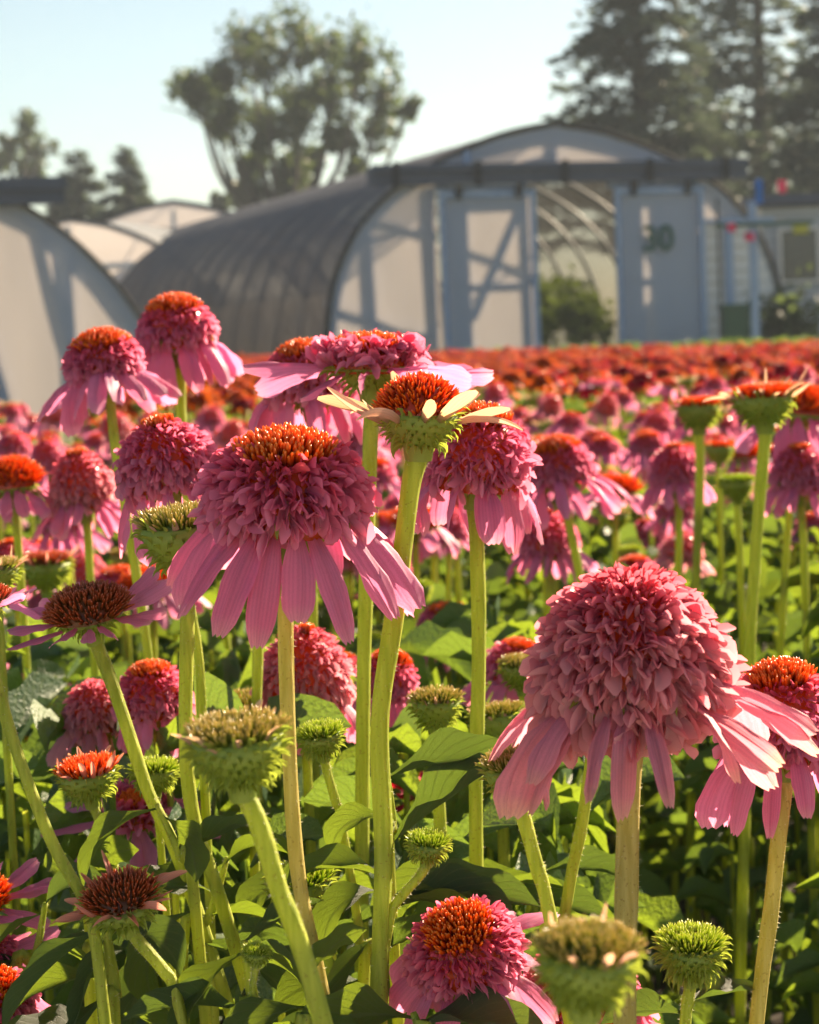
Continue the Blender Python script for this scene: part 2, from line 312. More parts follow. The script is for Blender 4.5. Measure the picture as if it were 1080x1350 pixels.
# ------------------------------------------------------------------ flower heads (local: Z is the flower's axis, origin at the stem top)
def dome_pts(n, a, h, th0, th1, rng, jit=0.35):
    i = np.arange(n) + .5; s = (1 - np.cos(th0)) + (np.cos(th0) - np.cos(th1)) * i / n; th = np.arccos(np.clip(1 - s, -1, 1)); ph = i * 2.399963 + rng.normal(0, .12, n)
    th = th + rng.normal(0, jit * .06, n)
    p = np.stack([a * np.sin(th) * np.cos(ph), a * np.sin(th) * np.sin(ph), h * np.cos(th)], -1)
    nn = norm(np.stack([np.sin(th) * np.cos(ph) / a, np.sin(th) * np.sin(ph) / a, np.cos(th) / h], -1))
    tt = norm(np.stack([np.cos(th) * np.cos(ph), np.cos(th) * np.sin(ph), -np.sin(th)], -1))
    return p, nn, tt, th
def lathe(g, prof, ns=20, mi=0, rnd=.5):
    prof = np.array(prof); n = len(prof); a = np.arange(ns) / ns * 2 * math.pi
    V = np.stack([prof[:, 0:1] * np.cos(a), prof[:, 0:1] * np.sin(a), np.broadcast_to(prof[:, 1:2], (n, ns))], -1).reshape(-1, 3)
    i = np.arange(n - 1)[:, None] * ns; j = np.arange(ns)[None]; k = (j + 1) % ns
    A = np.zeros((n * ns, 3)); A[:, 1] = .3; A[:, 2] = rnd
    g.add(V, np.stack([i + j, i + k, i + ns + k, i + ns + j], -1).reshape(-1, 4), A, mi=mi)
def make_head(head, kind, R, rs, rng, q=1.0, pet=True, single=None, mats=None, **k):
    """fills the object `head` (a mesh: green base with its bracts) with cone, florets and petals"""
    mats = mats or {}
    H = k.get('H', .8) * R; hb = k.get('hb', .45) * R; rb = k.get('rb', .72) * R
    M_ = lambda key, d_: MAT[mats.get(key, d_)]
    parts = []
    g = G(); cup_r = rb if kind != 'bud' else R * .92
    if kind == 'bud':
        prof = [(rs * .9, -.4 * R), (rs * 1.05, -.1 * R), (R * .60, hb * .25), (R * .88, hb * .6), (R * .96, hb), (R * .5, hb + H * .15), (0.0001, hb + H * .12)]
    else: prof = [(rs * .9, -.4 * R), (rs * 1.1, -.1 * R), (rb * .75, hb * .45), (rb, hb * .8), (rb * .8, hb * 1.1)]
    lathe(g, prof, 20)
    nb = int((110 if kind == 'bud' else 60) * q); bl = k.get('bl', .26) * R; i = np.arange(nb); ph = i * 2.399963; s = ((i + .5) / nb)
    pr = np.array(prof[1:-1]) if kind != 'bud' else np.array(prof[1:5]); tt = np.linspace(0, 1, len(pr)); rr = np.interp(s, tt, pr[:, 0]); zz = np.interp(s, tt, pr[:, 1])
    out = np.stack([np.cos(ph), np.sin(ph), np.zeros(nb)], -1); up = np.array([0, 0, 1.])
    el = k.get('bel', (-.35, .35)); elv = el[0] + (el[1] - el[0]) * s + rng.normal(0, .15, nb)
    dirs = out * np.cos(elv)[:, None] + up * np.sin(elv)[:, None]; zh = -out * np.sin(elv)[:, None] + up * np.cos(elv)[:, None]
    Pn = out * rr[:, None] * .97 + up * zz[:, None]; Ms = frames(dirs, zh)
    which = rng.integers(0, 4, nb)
    for w_ in range(4):
        m = which == w_
        g.inst(BT[w_], Ms[m], Pn[m], np.stack([np.full(m.sum(), bl * .30)] + [bl * rng.uniform(.7, 1.2, m.sum())] * 2, -1), rng.random(m.sum()), mi=1)
    if head is None: gh = single; base = None
    hm = g.mesh('flower_head', [M_('cup', 'cup'), M_('bract', 'bract')])
    head.data = hm
    def part(name, gg, mat, kd=None):
        o = gg.obj(name, mat, head)
        if kd: o['kind'] = kd
        return o
    # cone
    g = G(); cap = k.get('cap', .75); sl = k.get('sl', .20) * R
    if kind == 'double':
        fb, ft = k.get('fb', .55) * R, k.get('ft', .26) * R; a = R - fb * .62; h = H - ft * .5
    else: a = R - sl * .6; h = H - sl * .5
    lathe(g, [(a * math.sin(x), hb + h * math.cos(x) * .97) for x in np.linspace(1.9 if kind == 'double' else 1.57, 0.001, 9)], 20)
    thc = {'double': cap, 'disc': 1.5, 'bud': 1.5}[kind]
    ns_ = int(k.get('ns', 420) * q * (thc / 1.0 if kind == 'double' else 1.15))
    if ns_ > 0 and thc > .05:
        p, nn, t_, th = dome_pts(ns_, a, h, .0, thc, rng); p[:, 2] += hb
        dip = k.get('dip', 0); ln = sl * (1 - dip * np.exp(-(th / .35) ** 2)) * rng.uniform(.75, 1.15, ns_) * (1 + .5 * (th / 1.5) ** 2)
        dr = norm(nn + up * .35 + rng.normal(0, .10, nn.shape)); Ms = frames(dr, norm(rng.normal(0, 1, nn.shape)))
        wd = k.get('sw', .036) * R * rng.uniform(.8, 1.2, ns_)
        g.inst(SPK, Ms, p - nn * sl * .12, np.stack([wd, ln, wd], -1), rng.random(ns_))
    part('cone', g, M_('cone', 'spike'))
    # florets
    if kind == 'double':
        nf = int(k.get('nf', 380) * q); p, nn, t_, th = dome_pts(nf, a, h, thc * .9, k.get('th1', 1.85), rng, 1.0); p[:, 2] += hb
        s = np.clip((th - thc * .8) / (1.75 - thc * .8), 0, 1); ln = (ft + (fb - ft) * s ** 1.5) * rng.uniform(.5, 1.3, nf)
        low = s ** 2 * .9; fan = k.get('fan', 0); nn = norm(nn + np.array([0, 0, .9]) * fan); t_ = t_ * (1 - fan * .8); dr = norm(nn * (1 - .5 * low[:, None]) + t_ * (.25 + .75 * low[:, None]) + rng.normal(0, .34 - .16 * fan, nn.shape))
        zh = norm(-t_ + nn * .2 + rng.normal(0, .55, nn.shape)); Ms = frames(dr, zh); wd = ln * (rng.uniform(.19, .31, nf) if k.get('indiv') else rng.uniform(.24, .36, nf)) * (1 - .15 * low)
        tone = np.clip(1 - s + rng.normal(0, .10, nf), 0.02, .98); which = rng.integers(0, 5, nf); g = G(); nbig = 0
        P0 = p - nn * ln[:, None] * .08; indiv = k.get('indiv', 0)
        order = np.argsort(-ln); big = np.zeros(nf, bool); big[order[:indiv]] = True
        TT = FT if k.get('indiv') else FT2 if q > .6 else FTL
        for w_ in range(len(TT)):
            m = (which % len(TT) == w_) & ~big
            g.inst(TT[w_], Ms[m], P0[m], np.stack([wd[m], ln[m], ln[m]], -1), tone[m])
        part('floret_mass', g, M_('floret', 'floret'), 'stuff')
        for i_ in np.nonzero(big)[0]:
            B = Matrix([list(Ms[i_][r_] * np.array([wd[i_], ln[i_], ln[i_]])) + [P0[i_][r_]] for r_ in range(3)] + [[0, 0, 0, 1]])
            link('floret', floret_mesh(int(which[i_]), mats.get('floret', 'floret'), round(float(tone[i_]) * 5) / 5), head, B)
    # ray petals
    pn = k.get('pn', 16); L = k.get('pl', 1.3) * R; W = k.get('pw', .42) * R; st = k.get('ps', 'down'); e0 = k.get('pe', -15); pr_ = k.get('pr', .62) * R; pz = k.get('pz', .75) * hb
    span = k.get('span'); skip = k.get('skip', ()); gp = G()
    for i_ in range(pn):
        az = i_ / pn * 2 * math.pi + rng.normal(0, .10) + k.get('az', 0)
        if i_ in skip: continue
        e = D(e0 + rng.normal(0, k.get('pj', 9))); l_ = L * rng.uniform(.85, 1.12); w_ = W * rng.uniform(.8, 1.15)
        if st == 'up': l_ = L * rng.uniform(.5, 1.1)
        o = np.array([math.cos(az), math.sin(az), 0]); y = o * math.cos(e) + up * math.sin(e); z = -o * math.sin(e) + up * math.cos(e)
        roll = rng.normal(0, .22); x = np.cross(y, z); x2 = x * math.cos(roll) + z * math.sin(roll); z2 = np.cross(x2, y)
        pos = o * pr_ + up * (pz + rng.normal(0, .04) * R); v_ = int(rng.integers(0, 4)); Mx = np.stack([x2 * w_, y * l_, z2 * l_], -1)
        if pet: link('petal', petal_mesh(st, v_, mats.get('petal', 'petal')), head, Matrix([list(Mx[r_]) + [pos[r_]] for r_ in range(3)] + [[0, 0, 0, 1]]))
        else: gp.inst(PT[st][v_], Mx[None], pos[None], None, [rng.random()])
    if not pet and gp.n: part('petal_ring', gp, M_('petal', 'petal'), 'stuff')
    return head
def catmull(pts, n=10):
    pts = [np.array(p, float) for p in pts]; pts = [2 * pts[0] - pts[1]] + pts + [2 * pts[-1] - pts[-2]]; out = []
    for i in range(1, len(pts) - 2):
        a, b, c, d = pts[i - 1:i + 3]
        for t in np.linspace(0, 1, n, endpoint=False): out.append(.5 * (2 * b + (c - a) * t + (2 * a - 5 * b + 4 * c - d) * t * t + (3 * b - a - 3 * c + d) * t ** 3))
    out.append(pts[-2]); return np.array(out)
HAIR_T = (np.array([[-.5, 0, 0], [.5, 0, 0], [0, 1, 0.]]), None, np.full((3, 3), .5), np.array([[0, 1, 2]]))
def hairs(path, rad, n, rng, ln=.0011):
    path = np.asarray(path); i = rng.random(n) * (len(path) - 1.001); a = i.astype(int); f = (i - a)[:, None]; p = path[a] * (1 - f) + path[a + 1] * f
    t = norm(path[a + 1] - path[a]); o = rng.normal(0, 1, (n, 3)); o = norm(o - t * (o * t).sum(1)[:, None])
    r = np.interp(i, np.arange(len(path)), rad); g = G(); d = norm(o + t * rng.normal(0, .4, (n, 1))); M = frames(d, norm(rng.normal(0, 1, (n, 3))))
    g.inst(HAIR_T, M, p + o * (r * .97)[:, None], np.stack([np.full(n, .00022), ln * rng.uniform(.5, 1.4, n), np.ones(n)], -1)); return g
LEAFM = {}
for i, (b, cu, tw, wv, ml) in enumerate([(75, .22, 12, .07, 'leaf'), (40, .28, -20, .09, 'leaf2'), (110, .18, 30, .06, 'leaf'), (15, .30, -8, .10, 'leaf2'), (60, .12, 40, .12, 'leaf'), (95, .25, -35, .08, 'leaf2')]):
    LEAFM[i] = mk('leaf', strap(6, 14, 1, 1, LW, D(b), 1.2, cup=cu * .45, twist=D(tw), wave=wv * .45, seed=20 + i, rnd=i / 6), MAT[ml])
def add_leaf(parent, pos, az, el, L, W, rng, which=None):
    o = np.array([math.cos(az), math.sin(az), 0]); up = np.array([0, 0, 1.]); y = o * math.cos(el) + up * math.sin(el); z = -o * math.sin(el) + up * math.cos(el)
    roll = rng.normal(0, .35); x = np.cross(y, z); x2 = x * math.cos(roll) + z * math.sin(roll); z2 = np.cross(x2, y)
    Mx = np.stack([x2 * W, y * L, z2 * L], -1)
    return link('leaf', LEAFM[int(rng.integers(0, 6)) if which is None else which], parent, Matrix([list(Mx[r]) + [pos[r]] for r in range(3)] + [[0, 0, 0, 1]]))
def axis_matrix(ax, spin, origin):
    ax = Vector(ax).normalized(); q = Vector((0, 0, 1)).rotation_difference(ax); M = (q @ Quaternion((0, 0, 1), spin)).to_matrix().to_4x4(); M.translation = Vector(origin); return M
PRES = {
 'pom':   dict(kind='double', H=1.0, hb=.42, cap=.42, nf=920, fb=.37, ft=.16, pn=19, pl=1.25, pw=.28, pe=-28, ps='down', th1=1.75, indiv=0),
 'capped': dict(kind='double', H=.80, hb=.36, cap=.80, nf=700, fb=.38, ft=.18, pn=18, pl=1.35, pw=.30, pe=-25, ps='down', th1=1.68),
 'anemone': dict(kind='double', H=.62, hb=.34, cap=1.0, nf=230, fb=.48, ft=.34, fan=1, th0=.9, pn=13, pl=1.3, pw=.34, pe=6, ps='out', th1=1.55, sl=.20),
 'disc':  dict(kind='disc', H=.62, hb=.34, sl=.22, pn=15, pl=.95, pw=.36, pe=12, ps='out', dip=.5, rb=.8, ns=420, pr=.8),
 'daisy': dict(kind='disc', H=.75, hb=.34, sl=.32, pn=15, pl=1.5, pw=.42, pe=-18, ps='down', dip=.2, rb=.8, ns=380, pr=.78),
 'bud':   dict(kind='bud', H=.42, hb=.95, sl=.30, pn=12, pl=.75, pw=.15, pe=62, ps='up', pr=.86, pz=.9, bl=.40, bel=(-.1, 1.25), dip=.3, ns=300),
 'greenbud': dict(kind='bud', H=.50, hb=.80, sl=.36, pn=0, bl=.46, bel=(-.3, 1.0), dip=.5, ns=300),
}
MS = {'pom': {}, 'capped': {}, 'anemone': {}, 'disc': dict(cone='spike_brown'), 'daisy': dict(cone='spike'), 'bud': dict(cone='spike_tan', petal='petal_green'), 'greenbud': dict(cone='spike_green')}
def head_obj(parent, typ, R, rs, rng, M, q=1.0, pet=True, mats=None, **over):
    k = dict(PRES[typ]); k.update(over); kind = k.pop('kind'); mm = dict(MS[typ]); mm.update(mats or {})
    h = bpy.data.objects.new('flower_head', bpy.data.meshes.new('tmp')); C.objects.link(h); h.parent = parent; h.matrix_basis = M
    make_head(h, kind, R, rs, rng, q, pet, None, mm, **k); return h
HAND = []
def flower(label, typ, hx, hy, d, Rpx, path, rpx=10, tilt=(0, 0), mats=None, leaves=(), seed=None, cat='coneflower', q=1.0, old=False, foot=None, group=None, nhair=420, name='coneflower', spin=0, **over):
    """hx,hy: picture position of the head's base; Rpx: its radius; path: further points of the stem; tilt: degrees (right, towards the camera)"""
    if typ in ('bud', 'greenbud'): name, cat = 'coneflower_bud', 'flower bud'
    rng = np.random.default_rng(seed if seed is not None else int(hx * 7 + hy)); S = d / F
    top = P(hx, hy, d); pts = [top]; dd = d
    for p in path: pts.append(P(p[0], p[1], p[2] if len(p) > 2 else d))
    last = pts[-1]; prev = pts[-2]; dv = (last - prev); sl = dv[:2] / max(1e-4, abs(dv[2])) if len(pts) > 1 else np.zeros(2); sl = np.clip(sl, -.35, .35)
    ft = np.array([last[0] + sl[0] * last[2] * .5, last[1] + sl[1] * last[2] * .5, 0.0])
    root = empty(name, ft, label, cat, group); HAND.append((ft[0], ft[1]))
    pts.append(ft * .5 + last * .5 + np.array([sl[0], sl[1], 0]) * last[2] * .1); pts.append(ft); pl = [p - ft for p in pts]
    R = Rpx * S; rs = rpx * S * .92
    ax = np.array([math.sin(D(tilt[0])), -math.sin(D(tilt[1])), math.cos(D(tilt[0]))])
    ax = ax / np.linalg.norm(ax)
    cv = catmull([pl[0] + ax * R * .08, pl[0] - ax * min(R * .5, .3 * np.linalg.norm(pl[1] - pl[0]))] + pl[1:], 9)
    for _ in range(14): cv[1:-1] = cv[1:-1] * .5 + (cv[:-2] + cv[2:]) * .25
    rad = np.interp(np.linspace(0, 1, len(cv)), [0, .05, .22, 1], [rs * 1.15, rs * 1.05, rs * .82, rs * .74])
    ns = 20 if rpx > 9 else 12
    rad = rad * (1 + .035 * np.sin(np.linspace(0, 31, len(cv)) + rng.uniform(0, 6))); st = G().tube(cv + ax * 0, rad, ns, rib=.045, nrib=6 if ns > 12 else 4, rnd=rng.random()).obj('stem', MAT['stem_old' if old else 'stem'], root)
    if nhair: tag(hairs(cv[:int(len(cv) * .8)], rad[:int(len(cv) * .8)], nhair, rng).obj('stem_hairs', MAT['hair'], st, False), kind='stuff')
    head_obj(root, typ, R, rs * 1.25, rng, axis_matrix(ax, spin if spin else rng.uniform(0, 6), pl[0]), q, True, mats, **over)
    for lf in leaves:   # (fraction down the picture path in z height, azimuth deg, elevation deg, length, width, mesh)
        z = lf[0]; i = int(np.argmin(np.abs(cv[:, 2] - z))); add_leaf(root, cv[i], D(lf[1]), D(lf[2]), lf[3], lf[4], rng, lf[5] if len(lf) > 5 else None)
    return root
# ------------------------------------------------------------------ the setting
g = G(); xs = np.concatenate([[-900, -300, -80], np.linspace(-25, 25, 41), [80, 300, 900]]); ys = np.concatenate([[-300, -40], np.linspace(-2, 70, 49), [150, 400, 1200]])
XX, YY = np.meshgrid(xs, ys); ZZ = RNG.normal(0, .012, XX.shape) - .02
nx, ny = len(xs), len(ys); i = np.arange(ny - 1)[:, None] * nx; j = np.arange(nx - 1)[None]
m, t = new_mat('ground'); n1 = noise(t, .25, 5); n2 = noise(t, 9, 5); geo = N(t, 'ShaderNodeTexCoord').outputs['Object']; s_ = N(t, 'ShaderNodeSeparateXYZ'); t.links.new(geo, s_.inputs[0])
far = math_(t, 'MULTIPLY_ADD', s_.outputs[1], .5, -8.0, clamp=True)
c = mixc(t, n2, (0.030, 0.024, 0.018), (0.055, 0.042, 0.030)); c = mixc(t, far, c, mixc(t, n1, (0.20, 0.17, 0.12), (0.07, 0.10, 0.03)))
finish(t, c, .9, .2, bump=n2, bstr=.8, bdist=.02); MAT['ground'] = m
tag(g.add(np.stack([XX, YY, ZZ], -1).reshape(-1, 3), np.stack([i + j, i + j + 1, i + nx + 1 + j, i + nx + j], -1).reshape(-1, 4)).obj('ground', m), kind='structure')
MAT['fill_gravel'] = simple('pale gravel', (0.52, 0.49, 0.43), .9, .2, 0, .25, 30, bstr=.8)
tag(G().add([(-60, -40, .03), (60, -40, .03), (60, .35, .03), (-60, .35, .03)], [(0, 1, 2, 3)]).obj('path', MAT['fill_gravel']), kind='structure')  # unseen pale ground behind the camera, added to bounce fill light
MAT['film'] = simple('translucent white film', (0.58, 0.68, 0.88), 0.45, 0.4, 0.62, 0.22, 1.1, tcol=(0.88, 0.79, 0.72))  # blue base colour holds the shade tone, warm transmission the sunlit one
MAT['film2'] = simple('greenhouse film', (0.62, 0.64, 0.66), 0.4, 0.4, 0.5, 0.08, 1.5, transp=0.25)
MAT['film3'] = simple('grey roof film', (0.20, 0.20, 0.20), 0.5, 0.3, 0.14, 0.5, .8, transp=0.26)
MAT['timber'] = simple('grey painted timber', (0.10, 0.115, 0.16), 0.7, 0.2, 0, 0.3, 5)
MAT['frame'] = simple('blue grey frame', (0.26, 0.35, 0.52), 0.6, 0.3, 0, 0.15, 5)  # blue is the tone of shadows on the film, put into the colour
MAT['steel'] = simple('galvanised steel', (0.34, 0.35, 0.36), 0.4, 0.6, 0, 0.2, 12)
MAT['dark'] = simple('dark edge timber', (0.045, 0.045, 0.05), 0.7, 0.2, 0, 0.3, 5)
MAT['siding'] = simple('white siding', (0.66, 0.65, 0.64), 0.6, 0.3, 0, 0.12, 3)
MAT['shed'] = simple('blue grey siding', (0.42, 0.46, 0.52), 0.6, 0.3, 0, 0.15, 3)
MAT['glass'] = simple('dark window glass', (0.06, 0.065, 0.07), 0.1, 0.6, 0, 0.1, 3)
MAT['yellow'] = simple('yellow plastic', (0.50, 0.48, 0.05), 0.5); MAT['bluep'] = simple('blue ribbon', (0.05, 0.20, 0.55), 0.5, .3, .3); MAT['pinkp'] = simple('pink ribbon', (0.75, 0.08, 0.22), 0.5, .3, .3)
MAT['greenp'] = simple('dark green plastic', (0.012, 0.07, 0.035), 0.45, .5); MAT['num'] = simple('dark green lettering paint', (0.03, 0.10, 0.08), 0.6)
m, t = new_mat('shade cloth'); tcn = N(t, 'ShaderNodeTexCoord').outputs['Object']; mp = N(t, 'ShaderNodeMapping'); mp.inputs['Scale'].default_value = (.5, 3.2, .35); t.links.new(tcn, mp.inputs[0])
nn_ = noise(t, 1.2, 4, mp.outputs[0]); cc = mixc(t, nn_, (0.024, 0.032, 0.055), (0.11, 0.12, 0.16))  # dark streaks paint the shade in the cloth's folds
finish(t, cc, .75, .25, .25, (0.20, 0.18, 0.16), bump=nn_, bstr=.3, bdist=.05, transp=0.10); MAT['cloth'] = m
GH = np.array([(0, 3.5), (.75, 3.36), (1.5, 3.09), (2.1, 2.78), (2.5, 2.48), (2.85, 2.08), (3.1, 1.6), (3.22, 1.1), (3.28, .5), (3.3, 0)])
def circ(r, cz, n=12):
    a1 = math.acos(max(-1, min(1, -cz / r))); return np.array([(r * math.sin(a), cz + r * math.cos(a)) for a in np.linspace(0, a1, n)])
def full(pr): return np.vstack([pr[::-1] * [-1, 1], pr[1:]])
def ztop(pr, x): return np.interp(abs(x), pr[:, 0], pr[:, 1])
def smooth(pr): return catmull([(a, b, 0) for a, b in pr], 4)[:, :2]
def panel(pr, x0, x1, z0, z1=None, y=0.0, n=12, inset=.0, sag=.01):
    """a skin panel of the end wall, from z0 up to z1 or to the hoop"""
    g = G(); xs_ = np.linspace(x0, x1, n + 1); nz = 6; V = []
    for a in xs_:
        zt = (ztop(pr, a) - inset) if z1 is None else min(z1, ztop(pr, a) - inset)
        zt = max(zt, z0 + .001)
        for b in np.linspace(z0, zt, nz + 1): V.append((a, y + sag * math.sin(a * 9) * math.sin(b * 2.2), b))
    i = np.arange(n)[:, None] * (nz + 1); j = np.arange(nz)[None]
    return g.add(V, np.stack([i + j, i + nz + 1 + j, i + nz + 2 + j, i + j + 1], -1).reshape(-1, 4))
def tunnel(label, loc, rz, pr0, length, cover, hoopstep=1.22, group=None, ends='plain', hoop_every=1):
    root = empty('greenhouse', loc, label, 'greenhouse', group, rz); pr = smooth(pr0); pf = full(pr)
    n = max(2, int(length / hoopstep * 4)); ysg = np.linspace(0, length, n + 1); sg = 1 - .020 * np.sin(ysg / hoopstep * math.pi) ** 2
    lobes = 1 + .004 * np.sin(np.arange(len(pf)) * 1.3)
    V = np.stack([pf[None, :, 0] * sg[:, None] * lobes, np.broadcast_to(ysg[:, None], (n + 1, len(pf))), pf[None, :, 1] * sg[:, None]], -1).reshape(-1, 3); k = len(pf)
    i = np.arange(n)[:, None] * k; j = np.arange(k - 1)[None]
    for jj, mt_ in ((j[:, :k // 2], cover[0]), (j[:, k // 2:], cover[1])) if isinstance(cover, tuple) else ((j, cover),):
        G().add(V, np.stack([i + jj, i + jj + 1, i + k + 1 + jj, i + k + jj], -1).reshape(-1, 4)).obj('roof_cover', mt_, root)
    h = G().tube(np.stack([pf[:, 0] * .985, np.zeros(k), pf[:, 1] * .985], -1), .034, 6); hm = h.mesh('hoop', MAT['steel'])
    for q in range(int(length / hoopstep) + 1):
        if q % hoop_every == 0: link('hoop', hm, root, Matrix.Translation((0, .03 + q * hoopstep, 0)))
    for x in (0, -1.5, 1.5):
        z = ztop(pr, x) - .08; G().tube([(x, .05, z), (x, length * .5, z), (x, length, z)], .02, 5).obj('purlin', MAT['steel'], root)
    G().add(*arch_strip(pf, .07, -.03, .03)).obj('end_arch', MAT['dark'], root)
    g = panel(pr, -pr[-1, 0] * .99, pr[-1, 0] * .99, 0, None, length - .02, 20, .05); g.obj('back_panel', MAT['film2'], root)
    return root, pr, pf
def arch_strip(pf, w_, y0, y1, shrink=.0):
    k = len(pf); c = np.array([0, pf[:, 1].mean()]); d = pf - c; d = d / np.linalg.norm(d, axis=1)[:, None]; a = pf + d * .012 - d * shrink; b = a - d * w_
    V = np.concatenate([np.stack([q[:, 0], np.full(k, y), q[:, 1]], -1) for q, y in ((a, y0), (b, y0), (b, y1), (a, y1))]); Q = []
    for s in range(4):
        o1, o2 = s * k, ((s + 1) % 4) * k
        for j in range(k - 1): Q.append((o1 + j, o1 + j + 1, o2 + j + 1, o2 + j))
    return V, Q
def ground_at(px, y_world):
    """the ground point seen in column px at distance y_world"""
    p = P(px, 675 - (_u0 @ _f) , y_world); d = _f * 1 + _r * (px - 540) / F; k = y_world / d[1]; return np.array([CAM[0] + d[0] * k, y_world, 0])
AX = D(18)
# greenhouse 30
o30 = ground_at(751, 28.0)
r30, pr, pf = tunnel('dark netted tunnel greenhouse with sliding doors marked 30, behind the orange flowers', o30, AX, GH, 34, (MAT['cloth'], MAT['film3']))
def wood(name, parent, boxes, mat='frame', bars=()):
    o = None
    for b in boxes: o = G().box(*b).obj(name, MAT[mat], parent, False)
    for p, q, w_, t_ in bars: o = G().bar(p, q, w_, t_, (0, 1, 0)).obj(name, MAT[mat], parent, False)
    return o
panel(pr, -3.24, -1.70, 0, None, 0, 14, .07).obj('wall_panel', MAT['film'], r30)
panel(pr, 2.02, 3.24, 2.15, None, 0, 10, .07).obj('wall_panel', MAT['film'], r30)
panel(pr, -1.70, 2.02, 2.72, None, 0, 20, .07).obj('gable_panel', MAT['film'], r30)
wood('end_frame', r30, [(-1.77, -1.69, .03, .09, 0, 2.7), (1.98, 2.06, .03, .09, 0, 2.7), (-2.62, -2.52, .03, .09, 0, 2.35), (-1.69, -.42, .03, .08, 2.62, 2.70), (.73, 1.98, .03, .08, 2.62, 2.70), (-.04, .05, .03, .09, 2.7, 3.4), (-1.30, -1.21, -.02, .09, 2.95, 3.16), (1.25, 1.33, .03, .09, 2.72, 3.1)],
     'frame', [((-3.2, .06, 1.25), (-1.75, .06, .75), .07, .04), ((-2.5, .06, 2.3), (-1.75, .06, 2.1), .05, .04), ((0, .06, 3.1), (-1.25, .06, 2.8), .05, .04)])
G().add(*arch_strip(pf, .16, .035, .075, .085)).obj('arch_shade_band', MAT['frame'], r30)  # blue strip behind the film, stands in for the hoops' shadow
wood('door_rail', r30, [(-2.62, 2.66, -.20, -.03, 2.70, 2.93), (-2.60, 2.64, -.26, -.20, 2.86, 2.95)], 'timber')
for bx in (-2.3, -1.2, 0.0, 1.2, 2.3): wood('rail_bracket', r30, [(bx - .04, bx + .04, -.285, -.262, 2.66, 2.98)], 'dark')
def door(x0, x1, brace, mat='film'):
    d_ = panel(pr, x0 + .03, x1 - .03, .12, 2.58, -.10, 8, 0, .006).obj('sliding_door', MAT[mat], r30)
    wood('door_frame', d_, [(x0, x0 + .07, -.16, -.11, .1, 2.62), (x1 - .07, x1, -.16, -.11, .1, 2.62), (x0 + .07, x1 - .07, -.155, -.115, 2.52, 2.60), (x0 + .07, x1 - .07, -.155, -.115, .1, .2)], 'frame')
    wood('door_brace', d_, [(x0 + .07, x1 - .07, -.085, -.05, 1.36, 1.43), (x0 + .07, x0 + .42, -.085, -.05, .2, 2.55), (x1 - .16, x1 - .07, -.085, -.05, .2, 2.55), (x0 + .42, x1 - .16, -.085, -.05, 2.38, 2.52)], 'frame', [brace])
    for hx_ in (x0 + .25, x1 - .25): wood('roller_hanger', d_, [(hx_ - .03, hx_ + .03, -.205, -.17, 2.5, 2.66), (hx_ - .05, hx_ + .05, -.235, -.205, 2.56, 2.68)], 'dark')
    return d_
dl = door(-1.70, -.38, ((-.52, -.067, 2.45), (-1.25, -.067, 1.0), .09, .04)); drr = door(.74, 2.02, ((.85, -.067, 2.5), (1.6, -.067, 1.2), .08, .04))
wood('door_sheet', drr, [(1.28, 1.90, -.085, -.065, .2, 2.38)], 'frame')
def text(s, size, loc, parent, mat, name='house_number'):
    cu = bpy.data.curves.new(name, 'FONT'); cu.body = s; cu.size = size; cu.extrude = .004; cu.offset = .010; cu.align_x = 'CENTER'; cu.materials.append(mat)
    t_ = bpy.data.objects.new('tmp', cu); me = bpy.data.meshes.new_from_object(t_); me.materials.clear(); me.materials.append(mat); bpy.data.objects.remove(t_); o = bpy.data.objects.new(name, me); C.objects.link(o); o.parent = parent; o.location = loc; o.rotation_euler = (math.pi / 2, 0, 0); return o
text('30', .47, (1.33, -.165, 1.78), drr, MAT['num'])
# lower right wall: white boards one by one
for k_ in range(13):
    z = .05 + k_ * .16; zt = z + .15; xr = float(np.interp(-max(zt, .01), -pr[:, 1], pr[:, 0])) - .09
    b = G(); b.add([(2.08, .0, z), (xr, .0, z), (xr, -.018, zt - .15), (2.08, -.018, zt - .15), (2.08, .02, z), (xr, .02, z), (2.08, .015, zt), (xr, .015, zt), (2.08, .03, zt), (xr, .03, zt)], [(3, 2, 7, 6), (6, 7, 9, 8), (8, 9, 5, 4), (2, 3, 4, 5)], T=[(2, 9, 7), (2, 5, 9), (3, 6, 8), (3, 8, 4)])
    b.obj('wall_board', MAT['siding'], r30, False)
wood('door_post', r30, [(2.36, 2.46, -.10, -.02, 0, 2.2), (2.04, 3.10, -.09, -.025, 2.12, 2.18)], 'frame')
